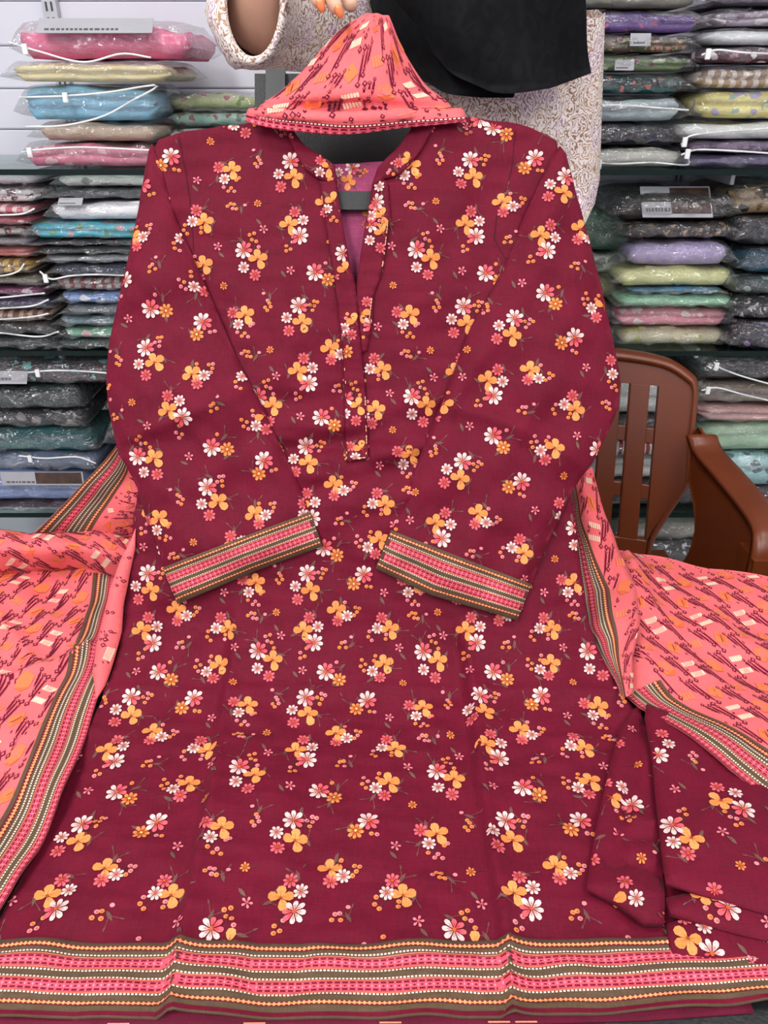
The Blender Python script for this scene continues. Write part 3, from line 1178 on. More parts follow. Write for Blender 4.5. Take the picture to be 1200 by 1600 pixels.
def dup_cell(pr, f):
    """one repeat (x 0..W, y 0..H in metres), f maps to cloth coords"""
    W, H = DW, DH
    # white hatched bars with two dots
    cx, cy = .25 * W, .22 * H
    for sy in (-1, 1):
        y = cy + sy * .0088
        x0 = cx - .0078 + (.0012 if sy > 0 else 0)
        pr.poly([f(x0, y - .0030), f(x0 + .0150, y - .0024), f(x0 + .0150, y + .0030), f(x0, y + .0024)], (250, 176, 156), 1)
        for k in range(6):
            x = x0 + .0026 * k
            pr.poly([f(x, y - .0042), f(x + .0018, y - .0034), f(x + .0015, y + .0042), f(x - .0003, y + .0034)], D_WHT, 2)
    for sx in (-1, 1):
        x = cx + sx * .0072
        pr.poly([f(x - .0013, cy), f(x, cy - .0019), f(x + .0013, cy), f(x, cy + .0019)], D_MAR, 2)
    # orange kite with a line
    cx, cy = .25 * W, .72 * H
    pr.poly([f(cx - .0085, cy + .002), f(cx - .001, cy - .0125), f(cx + .0085, cy - .002), f(cx + .001, cy + .0125)], D_ORG, 1)
    pr.poly([f(cx - .0060, cy + .002), f(cx - .001, cy - .0085), f(cx + .0012, cy + .0085)], D_ORG2, 2)
    lens(pr, f, cx - .0032, cy + .008, cx + .0026, cy - .0085, .0008, D_MAR, 3)
    # orange hexagon, pink in the middle
    cx, cy = .75 * W, .28 * H
    hx = [(-.0090, -.003), (-.004, -.0115), (.0052, -.0105), (.0090, .002), (.004, .0115), (-.0055, .0105)]
    pr.poly([f(cx + a, cy + b2) for a, b2 in hx], D_ORG, 1)
    pr.poly([f(cx + a * .5 + .001, cy + b2 * .5 + .001) for a, b2 in hx], (247, 122, 108), 2)
    pr.poly([f(cx - .0090, cy - .003), f(cx - .004, cy - .0115), f(cx + .0052, cy - .0105), f(cx - .001, cy - .0060)], D_ORG2, 2)
    # small orange hatch
    cx, cy = .75 * W, .76 * H
    for k in range(4):
        x = cx - .0066 + .0036 * k
        pr.poly([f(x, cy - .0062), f(x + .0028, cy - .0055), f(x + .0022, cy + .0062), f(x - .0006, cy + .0055)], (247, 132, 92), 1)
    # dark link chains between the columns
    for sx, ph in ((.50, 0.0), (.50, .5), (1.0, .25), (1.0, .75)):
        for k in range(3):
            ox = (k - 1) * .0052
            y0 = (ph + .13 * k) * H
            ln = (.040, .030, .022)[k]
            rings = [((0.0, .0040), (1.0, .0042), (.84, .0026)), ((.04, .0038), (.26, .0026), (.96, .0030)), ((1.0, .0028),)][k]
            chain_dash(pr, f, sx * W + ox - .003, y0, sx * W + ox + .004, y0 + ln, rings)
    for xx, yy in ((.62, .05), (.88, .55), (.12, .50)):
        lens(pr, f, xx * W, yy * H, xx * W + .0014, yy * H + .005, .0011, D_MAR, 2)


def dup_print(pr, origin, ang, lo, hi, flip=1, k=1.0):
    W, H = DW, DH
    ca, sa = math.cos(ang), math.sin(ang)
    for i in range(-16, 17):
        for j in range(-16, 17):
            def f(x, y):
                gx = (i * W + x) * k * flip
                gy = (j * H + y) * k
                return (origin[0] + gx * ca - gy * sa, origin[1] + gx * sa + gy * ca)
            c = f(W / 2, H / 2)
            if lo[0] - .05 < c[0] < hi[0] + .05 and lo[1] - .05 < c[1] < hi[1] + .05:
                dup_cell(pr, f)


def t_list(pts, h=.0):
    return np.array([at_h(x, y, h)[:2] for x, y in pts])


# ---- patches from a grid of control points
def catmull(P, n):
    P = np.asarray(P, float)
    Q = np.concatenate([[2 * P[0] - P[1]], P, [2 * P[-1] - P[-2]]])
    out = []
    m = len(P) - 1
    for t in np.linspace(0, m, n):
        i = min(int(t), m - 1)
        u = t - i
        a, b2, c, d = Q[i], Q[i + 1], Q[i + 2], Q[i + 3]
        out.append(.5 * ((2 * b2) + (-a + c) * u + (2 * a - 5 * b2 + 4 * c - d) * u * u + (-a + 3 * b2 - 3 * c + d) * u ** 3))
    return np.array(out)


class Patch:
    """spline sheet through a control grid; cloth coords (a along the rows' order, b along each row)"""

    def __init__(self, ctrl, sp=.006, wob=None):
        ctrl = np.asarray(ctrl, float)
        la = np.linalg.norm(np.diff(ctrl, axis=0), axis=2).sum(0).mean()
        lb = np.linalg.norm(np.diff(ctrl, axis=1), axis=2).sum(1).mean()
        self.la, self.lb = la, lb
        nu, nv = max(6, int(la / sp)), max(6, int(lb / sp))
        rows = np.array([catmull(r, nv) for r in ctrl])
        G = np.array([catmull(rows[:, j], nu) for j in range(nv)]).transpose(1, 0, 2)
        self.G = G
        self.nu, self.nv = nu, nv
        du = np.gradient(G, axis=0)
        dv = np.gradient(G, axis=1)
        N = np.cross(du, dv)
        N /= np.linalg.norm(N, axis=2)[:, :, None] + 1e-12
        view = np.array([0, 0, CAMZ]) - G
        if (N * view).sum() < 0:
            N = -N
        self.N = N
        if wob is not None:
            a, b2 = np.meshgrid(np.linspace(0, la, nu), np.linspace(0, lb, nv), indexing='ij')
            self.G = G + N * wob(a, b2)[:, :, None]

    def surf(self, C, off):
        C = np.asarray(C, float)
        u = np.clip(C[:, 0] / self.la, 0, 1) * (self.nu - 1)
        v = np.clip(C[:, 1] / self.lb, 0, 1) * (self.nv - 1)
        i = np.clip(u.astype(int), 0, self.nu - 2)
        j = np.clip(v.astype(int), 0, self.nv - 2)
        fu, fv = (u - i)[:, None], (v - j)[:, None]

        def bl(A):
            return A[i, j] * (1 - fu) * (1 - fv) + A[i + 1, j] * fu * (1 - fv) + A[i, j + 1] * (1 - fu) * fv + A[i + 1, j + 1] * fu * fv
        return bl(self.G) + bl(self.N) * np.asarray(off).reshape(-1, 1)

    def outline(self):
        e = 1e-5
        return np.array([(e, e), (self.la - e, e), (self.la - e, self.lb - e), (e, self.lb - e)])

    def build(self, name, base, mat, parent, pr, sp=.006):
        return cloth(name, self.outline(), sp, self.surf, lambda C: np.zeros(len(C)), base, mat, parent, pr)


wd1 = Wob(51, .12, 10)
wd2 = Wob(52, .05, 10)

# ---- left side lying on the counter
lf = [(-110, 876), (-40, 872), (60, 874), (150, 876), (204, 868), (203, 900), (196, 950), (188, 990), (168, 1060), (140, 1130), (118, 1200), (90, 1268), (60, 1330), (20, 1396), (-40, 1480), (-110, 1560)]
lfc = t_list(lf, .012)
cre1 = t_list([(-20, 1082), (60, 1060), (110, 1038), (140, 1020)], .012)
cre2 = t_list([(-20, 950), (30, 1010), (60, 1050)], .012)


def lf_off(C):
    X, Y = C[:, 0], C[:, 1]
    o = .016 + .0040 * wd1(X, Y) + .0010 * wd2(X, Y)
    o = o + .016 * np.exp(-(dist_poly(C, cre1, False) / .014)) + .008 * np.exp(-(dist_poly(C, cre2, False) / .015))
    return o


pr = Print()
org = t_list([(45, 938)], .012)[0]
dup_print(pr, org - np.array([.016, -.012]), math.radians(-22), lfc.min(0), lfc.max(0), -1)
pr2 = Print()
pathL = lfc[5:16]
f, L = path_frame(pathL, -1)
WDB = .046
edge_strip(pr2, f, L, WDB, B_BROWN, 0)
border(pr2, f, L, WDB, DUP_ROWS, unit=.0052, dot=.0026)
# keep the print off the border
_mid = np.array([p[0].mean(0) for p in pr.polys])
_d = dist_poly(_mid, resample(pathL, .01, False), False)
pr.polys = [p for p, d in zip(pr.polys, _d) if d > WDB + .002]
pr.polys += [(a, c, l + 42) for a, c, l in pr2.polys]
cloth('left_spread', lfc, .006, table, lf_off, D_BASE, M['dupatta'], DUP, pr, flip=True)

# ---- narrow turned-back strip along the kurta
sp_px = [(214, 826), (206, 846), (190, 876), (174, 922), (164, 966), (153, 1010), (147, 1052), (152, 1096), (166, 1074), (183, 1022), (192, 988), (195, 945), (205, 895), (213, 858)]
spc = c_list(sp_px)


def sp_off(C):
    return .006 + .012 * (1 - np.exp(-dist_poly(C, spc) / .010))


pr = Print()
dup_print(pr, spc.mean(0), math.radians(-75), spc.min(0), spc.max(0))
cloth('turned_strip', spc, .005, sheet, sp_off, D_BASE, M['dupatta'], DUP, pr, back=lambda C: .003 + 0 * C[:, 0])

# ---- rolled fold at the back of the counter
rows = []
for px, dy in ((-110, 8), (-20, 4), (60, 2), (140, 2), (200, 10), (216, -10)):
    k = 1.0 if px < 190 else .75
    rows.append([at_h(px, 892 + dy, .012), at_h(px, 884 + dy, .030 * k), at_y(px, 858 + dy, .862), at_y(px, 838 + dy, .885), at_y(px, 829 + dy * .8, .915), at_y(px, 834 + dy, .945)])
pt = Patch(rows, .006, lambda a, b2: .0025 * wd1(a * 1.2, b2) + .001 * wd2(a, b2))
pr = Print()
dup_print(pr, (0, 0), math.radians(60), (0, 0), (pt.la, pt.lb))
pt.build('rolled_fold', D_BASE, M['dupatta'], DUP, pr)

# ---- left fall rising behind the sleeve
rows = [
    [at_y(190, 686, .90), at_y(202, 700, .905), at_y(216, 712, .91), at_y(240, 720, .93)],
    [at_y(166, 716, .905), at_y(196, 735, .90), at_y(218, 755, .905), at_y(250, 760, .93)],
    [at_y(128, 757, .915), at_y(172, 772, .90), at_y(214, 790, .895), at_y(250, 800, .92)],
    [at_y(90, 797, .925), at_y(150, 805, .91), at_y(212, 815, .89), at_y(250, 830, .91)],
    [at_y(50, 836, .935), at_y(130, 838, .93), at_y(210, 842, .90), at_y(250, 850, .91)],
]
pt = Patch(rows, .006, lambda a, b2: .004 * wd1(a, b2 * 1.5) * np.clip(b2 / .04, 0, 1) + .001 * wd2(a, b2))
pr = Print()
dup_print(pr, (.01, .05), math.radians(35), (0, .0), (pt.la, pt.lb))
_mid = [p[0].min(0)[1] for p in pr.polys]
pr.polys = [p for p, d in zip(pr.polys, _mid) if d > .048]
pr2 = Print()
f = lambda a, b2: (a, b2 + .0005)
edge_strip(pr2, f, pt.la, .046, B_BROWN, 0)
border(pr2, f, pt.la, .046, [('beads', .10, .09), ('dots', .24, .03), ('chain', .40, .16), ('line', .50, .02), ('dots', .56, .035), ('dots', .66, .03), ('dots', .76, .03), ('beads', .90, .08)], unit=.0052, dot=.0026)
pr.polys += [(a, c, l + 42) for a, c, l in pr2.polys]
pt.build('left_fall', D_BASE, M['dupatta'], DUP, pr)

# ---- right side lying on the counter
rf = [(952, 866), (1010, 872), (1060, 880), (1110, 889), (1160, 897), (1204, 905), (1300, 926), (1400, 950), (1420, 1180), (1420, 1440), (1330, 1368), (1260, 1314), (1200, 1271), (1132, 1226), (1075, 1177), (1030, 1143), (996, 1118), (972, 1088), (958, 1062), (944, 1000), (938, 930)]
rfc = t_list(rf, .012)
gath = [t_list([(976, 880), (1000, 925), (1040, 985), (1080, 1030), (1130, 1075)], .02), t_list([(978, 900), (990, 950), (1000, 1010), (1012, 1060)], .02), t_list([(985, 880), (1060, 925), (1150, 990), (1250, 1060)], .02)]


def rf_off(C):
    X, Y = C[:, 0], C[:, 1]
    o = .016 + .0030 * wd1(X + 3, Y) + .0008 * wd2(X, Y)
    for g, h in zip(gath, (.020, .014, .007)):
        L_ = np.clip(1 - np.hypot(X - g[0][0], Y - g[0][1]) / .34, 0, 1)
        o = o + h * L_ * np.exp(-(dist_poly(C, g, False) / .017) ** 1.3)
    # over the trousers and the kurta edge
    d = np.hypot((X - .34) / .22, (Y - .50) / .13)
    o = o + .018 * np.exp(-d ** 4)
    return o


pr = Print()
dup_print(pr, t_list([(1052, 1000)], .012)[0], math.radians(14), rfc.min(0), rfc.max(0), -1)
pathR = rfc[9:18][::-1]
f, L = path_frame(pathR, 1)
pr2 = Print()
edge_strip(pr2, f, L, WDB, B_BROWN, 0)
border(pr2, f, L, WDB, DUP_ROWS, unit=.0052, dot=.0026)
_mid = np.array([p[0].mean(0) for p in pr.polys])
_d = dist_poly(_mid, resample(pathR, .01, False), False)
pr.polys = [p for p, d in zip(pr.polys, _d) if d > WDB + .002]
pr.polys += [(a, c, l + 42) for a, c, l in pr2.polys]
cloth('right_spread', rfc, .006, table, rf_off, D_BASE, M['dupatta'], DUP, pr, flip=True)

# ---- right fall coming down from behind the sleeve
rows = [
    [at_y(897, 742, .86), at_y(910, 738, .855), at_y(925, 730, .86)],
    [at_y(890, 788, .858), at_y(917, 790, .845), at_y(944, 797, .86)],
    [at_y(894, 848, .85), at_y(930, 850, .835), at_y(965, 853, .855)],
    [at_y(898, 925, .80), at_y(945, 915, .80), at_y(987, 900, .835)],
    [at_h(904, 970, .036), at_h(952, 963, .056), at_h(997, 943, .045)],
    [at_h(920, 1000, .032), at_h(962, 1000, .050), at_h(998, 984, .040)],
    [at_h(946, 1036, .030), at_h(970, 1038, .044), at_h(988, 1036, .036)],
    [at_h(970, 1086, .030), at_h(980, 1088, .036), at_h(992, 1080, .032)],
]
pt = Patch(rows, .005, lambda a, b2: .0015 * wd2(a, b2))
pr = Print()
dup_print(pr, (.02, .03), math.radians(80), (0, 0), (pt.la, pt.lb))
_bw = lambda a: np.interp(a, [0, pt.la * .18, pt.la * .45, pt.la * .7, pt.la], [.012, .018, .036, .036, .026])
pr.polys = [p for p in pr.polys if p[0][:, 1].min() > _bw(p[0][:, 0].mean()) + .001]
pr2 = Print()
f = lambda a, b2: (a, .0004 + b2 * _bw(a))
edge_strip(pr2, f, pt.la, 1.0, B_BROWN, 0)
border(pr2, f, pt.la, 1.0, DUP_ROWS, unit=.0052, dot=.0026)
pr.polys += [(a, c, l + 42) for a, c, l in pr2.polys]
pt.build('right_fall', D_BASE, M['dupatta'], DUP, pr)

# ---- held-up middle behind the neck
YH = 1.005
mid = [
    ([(572, 21), (585, 21), (597, 23), (607, 25)], (.00, -.006, -.006, .0)),
    ([(528, 52), (560, 52), (600, 55), (624, 62)], (.0, -.015, -.015, .0)),
    ([(490, 88), (540, 90), (600, 92), (642, 98)], (.0, -.025, -.025, .0)),
    ([(462, 120), (522, 124), (600, 126), (664, 132)], (.0, -.035, -.035, .0)),
    ([(434, 148), (502, 150), (600, 150), (690, 152)], (-.01, -.045, -.045, -.01)),
    ([(404, 163), (490, 168), (600, 170), (712, 168)], (-.015, -.035, -.04, -.015)),
    ([(384, 177), (480, 188), (600, 188), (728, 178)], (-.035, -.055, -.06, -.035)),
    ([(386, 183), (480, 202), (600, 200), (722, 182)], (-.035, -.045, -.05, -.035)),
]
rows = [[at_y(x, y, YH + d) for (x, y), d in zip(p, dd)] for p, dd in mid]


def mid_w(a, b2):
    k = np.clip((a - .09) / .05, 0, 1)
    return k * .0050 * np.sin(a * 2 * np.pi / .030 + b2 * 6) + .0012 * wd2(a, b2)


pt = Patch(rows, .005, mid_w)
pr = Print()
dup_print(pr, (.045, .05), math.radians(108), (0, 0), (pt.la, pt.lb), 1, 1.0)
pr.polys = [p for p in pr.polys if p[0][:, 0].max() < pt.la - .014]
pr2 = Print()
f = lambda a, b2: (pt.la - .0008 - b2, a)
edge_strip(pr2, f, pt.lb, .013, B_MAR, 0)
border(pr2, f, pt.lb, .013, [('chain', .42, .72), ('dots', .92, .10)], unit=.0066, dot=.003)
pr.polys += [(a, c, l + 42) for a, c, l in pr2.polys]
pt.build('held_fold', D_BASE, M['dupatta'], DUP, pr)

# ---- hidden middle run joining the held fold to the two falls, behind the stand
for sx in (-1, 1):
    xe = at_y(255, 770, .93) if sx < 0 else at_y(880, 770, .90)
    rows = []
    top = at_y(450 if sx < 0 else 660, 190, 1.12)
    for k in np.linspace(0, 1, 5):
        c = top * (1 - k) + (xe + np.array([0, .03, 0])) * k + np.array([0, .10 * math.sin(k * math.pi), 0])
        rows.append([c + np.array([-.03, .01, 0]), c, c + np.array([.03, .01, 0])])
    pt = Patch(rows, .012)
    pt.build('hidden_run', D_BASE, M['dupatta'], DUP, None, .012)

# ================================================================== SHELVES
SH_Y0, SH_Y1 = 1.70, 2.09
SZ4 = at_y(0, 1010, SH_Y0)[2]
SH_Z = [at_y(0, 265, SH_Y0)[2], at_y(0, 549, SH_Y0)[2], at_y(0, 803, SH_Y0)[2]]
m_glass, nt, b = new_mat('shelf_glass')
out = nt.nodes['Material Output']
tr = nd(nt, 'ShaderNodeBsdfTransparent')
tr.inputs['Color'].default_value = (.80, .90, .87, 1)
gl = nd(nt, 'ShaderNodeBsdfGlossy')
gl.inputs['Roughness'].default_value = .03
lw_ = nd(nt, 'ShaderNodeLayerWeight')
pw = nd(nt, 'ShaderNodeMath', operation='POWER')
nt.links.new(lw_.outputs['Facing'], pw.inputs[0])
pw.inputs[1].default_value = 4.0
fr = nd(nt, 'ShaderNodeMath', operation='MULTIPLY_ADD')
nt.links.new(pw.outputs[0], fr.inputs[0])
fr.inputs[1].default_value = .6
fr.inputs[2].default_value = .04
mx = nd(nt, 'ShaderNodeMixShader')
nt.links.new(fr.outputs[0], mx.inputs[0])
nt.links.new(tr.outputs[0], mx.inputs[1])
nt.links.new(gl.outputs[0], mx.inputs[2])
nt.links.new(mx.outputs[0], out.inputs['Surface'])
m_edge = simple_mat('glass_edge_green', (5, 24, 22), .3, .25, .1, 15)
m_rail = simple_mat('rail_metal', (188, 190, 196), .4, .5, .05, 30)
for si, (x0, x1, side) in enumerate(((-1.75, -.02, 'left'), (.22, 1.95, 'right'))):
    for k, z in enumerate(SH_Z):
        t = empty('glass_shelf', ((x0 + x1) / 2, SH_Y0, z))
        tag(t, f"{['upper', 'middle', 'lower'][k]} green-edged glass shelf on the {side} side of the shop wall", 'shelf', 'glass wall shelves')
        MB().box(x0, x1, SH_Y0 + .004, SH_Y1, z - .010, z).build('plate', m_glass, t)
        MB().box(x0, x1, SH_Y0, SH_Y0 + .004, z - .0105, z + .0005).build('edge', m_edge, t)
m_slot = simple_mat('slot_dark', (70, 72, 78), .6, .3)
for nm, xp, yp in (('behind the pink packet stack', 80, 10), ('behind the dark packets on the right', 1056, 285), ('at the far left end', -190, 285), ('at the far right end', 1330, 285)):
    X = at_y(xp, yp, WALL_Y - .02)[0]
    t = empty('shelf_upright', (X, WALL_Y, 0))
    tag(t, 'grey slotted metal shelf upright ' + nm, 'shelf upright', 'shelf uprights')
    MB().box(X - .016, X + .016, WALL_Y - .034, WALL_Y - .012, .1, 2.3).build('rail', m_rail, t)
    mb = MB()
    for k in range(70):
        for dx in (-.006, .006):
            mb.box(X + dx - .0022, X + dx + .0022, WALL_Y - .0352, WALL_Y - .033, .14 + k * .03, .158 + k * .03)
    mb.build('slots', m_slot, t)
    for z in SH_Z:
        MB().box(X - .004, X + .004, SH_Y0 + .06, WALL_Y - .034, z - .035, z - .011).build('bracket', m_rail, t)

# ================================================================== PACKETS OF FOLDED SUITS
def bag_mat():
    m, nt, b = new_mat('clear_polybag')
    out = nt.nodes['Material Output']
    tc = nd(nt, 'ShaderNodeTexCoord')
    mp = nd(nt, 'ShaderNodeMapping')
    mp.inputs['Scale'].default_value = (1.0, 1.0, 1.8)
    n1 = nd(nt, 'ShaderNodeTexNoise')
    n1.inputs['Scale'].default_value = 34
    n1.inputs['Detail'].default_value = 3
    n1.inputs['Distortion'].default_value = 1.8
    v1 = nd(nt, 'ShaderNodeTexVoronoi', feature='DISTANCE_TO_EDGE')
    v1.inputs['Scale'].default_value = 14
    nt.links.new(tc.outputs['Object'], mp.inputs['Vector'])
    nt.links.new(mp.outputs['Vector'], n1.inputs['Vector'])
    ad = nd(nt, 'ShaderNodeVectorMath', operation='ADD')
    sc = nd(nt, 'ShaderNodeVectorMath', operation='SCALE')
    sc.inputs['Scale'].default_value = .12
    nt.links.new(n1.outputs['Color'], sc.inputs[0])
    nt.links.new(mp.outputs['Vector'], ad.inputs[0])
    nt.links.new(sc.outputs[0], ad.inputs[1])
    nt.links.new(ad.outputs[0], v1.inputs['Vector'])
    rp = nd(nt, 'ShaderNodeMapRange')
    rp.inputs['From Max'].default_value = .12
    nt.links.new(v1.outputs['Distance'], rp.inputs['Value'])
    sm = nd(nt, 'ShaderNodeMath', operation='MULTIPLY_ADD')
    nt.links.new(rp.outputs[0], sm.inputs[0])
    sm.inputs[1].default_value = -.5
    nt.links.new(n1.outputs['Fac'], sm.inputs[2])
    bp = nd(nt, 'ShaderNodeBump')
    bp.inputs['Strength'].default_value = .45
    bp.inputs['Distance'].default_value = .02
    nt.links.new(sm.outputs[0], bp.inputs['Height'])
    # creased film: each crinkle facet tilts its own way
    geo = nd(nt, 'ShaderNodeNewGeometry')
    vf = nd(nt, 'ShaderNodeTexVoronoi')
    vf.inputs['Scale'].default_value = 24
    mp2 = nd(nt, 'ShaderNodeMapping')
    mp2.inputs['Scale'].default_value = (.75, 1.0, 1.7)
    mp2.inputs['Rotation'].default_value = (.2, .5, .3)
    nt.links.new(ad.outputs[0], mp2.inputs['Vector'])
    nt.links.new(mp2.outputs['Vector'], vf.inputs['Vector'])
    sb_ = nd(nt, 'ShaderNodeVectorMath', operation='SUBTRACT')
    nt.links.new(vf.outputs['Color'], sb_.inputs[0])
    sb_.inputs[1].default_value = (.5, .5, .5)
    sl_ = nd(nt, 'ShaderNodeVectorMath', operation='SCALE')
    sl_.inputs['Scale'].default_value = .80
    nt.links.new(sb_.outputs[0], sl_.inputs[0])
    aa_ = nd(nt, 'ShaderNodeVectorMath', operation='ADD')
    nt.links.new(bp.outputs['Normal'], aa_.inputs[0])
    nt.links.new(sl_.outputs[0], aa_.inputs[1])
    nm_ = nd(nt, 'ShaderNodeVectorMath', operation='NORMALIZE')
    nt.links.new(aa_.outputs[0], nm_.inputs[0])
    tr = nd(nt, 'ShaderNodeBsdfTransparent')
    tr.inputs['Color'].default_value = (.985, .987, .99, 1)
    gl = nd(nt, 'ShaderNodeBsdfGlossy')
    gl.inputs['Roughness'].default_value = .07
    nt.links.new(nm_.outputs[0], gl.inputs['Normal'])
    df = nd(nt, 'ShaderNodeBsdfDiffuse')
    df.inputs['Color'].default_value = (.85, .87, .9, 1)
    nt.links.new(bp.outputs['Normal'], df.inputs['Normal'])
    lw_ = nd(nt, 'ShaderNodeLayerWeight')
    nt.links.new(bp.outputs['Normal'], lw_.inputs['Normal'])
    fr = nd(nt, 'ShaderNodeMath', operation='POWER')
    nt.links.new(lw_.outputs['Facing'], fr.inputs[0])
    fr.inputs[1].default_value = 3.0
    fm = nd(nt, 'ShaderNodeMath', operation='MULTIPLY_ADD')
    fm.use_clamp = True
    nt.links.new(fr.outputs[0], fm.inputs[0])
    fm.inputs[1].default_value = .5
    fm.inputs[2].default_value = .14
    m1 = nd(nt, 'ShaderNodeMixShader')
    m1.inputs[0].default_value = .03
    nt.links.new(tr.outputs[0], m1.inputs[1])
    nt.links.new(df.outputs[0], m1.inputs[2])
    m2 = nd(nt, 'ShaderNodeMixShader')
    nt.links.new(fm.outputs[0], m2.inputs[0])
    nt.links.new(m1.outputs[0], m2.inputs[1])
    nt.links.new(gl.outputs[0], m2.inputs[2])
    nt.links.new(m2.outputs[0], out.inputs['Surface'])
    return m


M_BAG = bag_mat()
M_ZIP = simple_mat('white_zip', (236, 238, 238), .4, .5)
M_CARD = simple_mat('paper_card', (168, 168, 174), .6, .3, .04, 20)
M_INK = simple_mat('card_ink', (92, 92, 96), .6, .3)
M_PHOTO = simple_mat('card_photo', (70, 52, 44), .5, .4, .5, 35)
_pm = {}


def pack_mat(c1, kind='plain', c2=(240, 240, 240), c3=None):
    key = (c1, kind, c2, c3)
    if key in _pm:
        return _pm[key]
    m, nt, b = new_mat('suit_cloth')
    b.inputs['Roughness'].default_value = .8
    b.inputs['Specular IOR Level'].default_value = .2
    tc = nd(nt, 'ShaderNodeTexCoord')
    n0 = nd(nt, 'ShaderNodeTexNoise')
    n0.inputs['Scale'].default_value = 22
    n0.inputs['Detail'].default_value = 5
    nt.links.new(tc.outputs['Object'], n0.inputs['Vector'])
    r0 = nd(nt, 'ShaderNodeValToRGB')
    l = np.array(lin(c1))
    r0.color_ramp.elements[0].position = .3
    r0.color_ramp.elements[1].position = .75
    r0.color_ramp.elements[0].color = tuple(l * .82) + (1,)
    r0.color_ramp.elements[1].color = tuple(np.clip(l * 1.12, 0, 1)) + (1,)
    nt.links.new(n0.outputs['Fac'], r0.inputs['Fac'])
    last = r0.outputs['Color']
    if kind in ('floral', 'busy'):
        specs = [(26 if kind == 'floral' else 48, c2, .16)]
        if c3:
            specs.append((38 if kind == 'floral' else 60, c3, .13))
        for sc_, cc, th in specs:
            wv = nd(nt, 'ShaderNodeTexNoise')
            wv.inputs['Scale'].default_value = sc_ * 1.5
            nt.links.new(tc.outputs['Object'], wv.inputs['Vector'])
            vs = nd(nt, 'ShaderNodeVectorMath', operation='SCALE')
            vs.inputs['Scale'].default_value = .03
            nt.links.new(wv.outputs['Color'], vs.inputs[0])
            va = nd(nt, 'ShaderNodeVectorMath', operation='ADD')
            nt.links.new(tc.outputs['Object'], va.inputs[0])
            nt.links.new(vs.outputs[0], va.inputs[1])
            vo = nd(nt, 'ShaderNodeTexVoronoi')
            vo.inputs['Scale'].default_value = sc_
            nt.links.new(va.outputs[0], vo.inputs['Vector'])
            lt = nd(nt, 'ShaderNodeMath', operation='LESS_THAN')
            lt.inputs[1].default_value = th * 2.0
            nt.links.new(vo.outputs['Distance'], lt.inputs[0])
            mxn = nd(nt, 'ShaderNodeMix', data_type='RGBA')
            nt.links.new(lt.outputs[0], mxn.inputs[0])
            nt.links.new(last, mxn.inputs[6])
            mxn.inputs[7].default_value = col4(cc)
            last = mxn.outputs[2]
    elif kind == 'stripe':
        wv = nd(nt, 'ShaderNodeTexWave')
        wv.inputs['Scale'].default_value = 14
        wv.inputs['Distortion'].default_value = 2.5
        nt.links.new(tc.outputs['Object'], wv.inputs['Vector'])
        gt = nd(nt, 'ShaderNodeMath', operation='GREATER_THAN')
        gt.inputs[1].default_value = .6
        nt.links.new(wv.outputs['Fac'], gt.inputs[0])
        mxn = nd(nt, 'ShaderNodeMix', data_type='RGBA')
        nt.links.new(gt.outputs[0], mxn.inputs[0])
        nt.links.new(last, mxn.inputs[6])
        mxn.inputs[7].default_value = col4(c2)
        last = mxn.outputs[2]
    nt.links.new(last, b.inputs['Base Color'])
    _pm[key] = m
    return m


def pack_cloth(x0, x1, y0, y1, z0, z1, folds, seed, sag=0.0, slump=0.0):
    """folded cloth: a loft along X whose front shows the folded edges"""
    r = random.Random(seed)
    t = z1 - z0
    rings = []
    nx = 16
    ph = r.uniform(0, 6)
    for i in range(nx + 1):
        u = i / nx
        x = x0 + (x1 - x0) * u
        e = min(u, 1 - u) * (x1 - x0)
        rd = min(1.0, e / .022)
        rr = math.sqrt(max(0.0, 1 - (1 - rd) ** 2))
        th = t * (.45 + .55 * rr)
        yin = .016 * (1 - rr)
        wv = (.003 * math.sin(u * 7 + ph) + .0015 * math.sin(u * 19 + ph * 2) - .0045) * min(1, t / .05)
        zb = z0 + (t - th) * .45 + wv * .3 * rr
        zt = zb + th + (wv - sag * (2 * u - 1) ** 2) * rr
        pts = []
        n = folds * 5
        for k in range(n + 1):
            v = k / n
            f_ = abs(math.sin(math.pi * folds * v)) ** .55
            lay = min(folds - 1, int(v * folds))
            y = y0 + .012 - .012 * f_ + yin + .004 * math.sin(lay * 2.3 + ph + u * 2)
            pts.append((x, y, zb + (zt - zb) * v))
        for k in range(1, 5):
            v = k / 4
            pts.append((x, y0 + .02 + (y1 - y0 - .02) * v - (.01 if k == 4 else 0) - yin, zt - .002 + .002 * math.sin(v * 9 + ph) - (.006 if k == 4 else 0)))
        pts.append((x, y1 - yin, zb + (zt - zb) * .5))
        pts.append((x, y1 - .01 - yin, zb + .002))
        rings.append(pts)
    return MB().loft(rings, True, True)


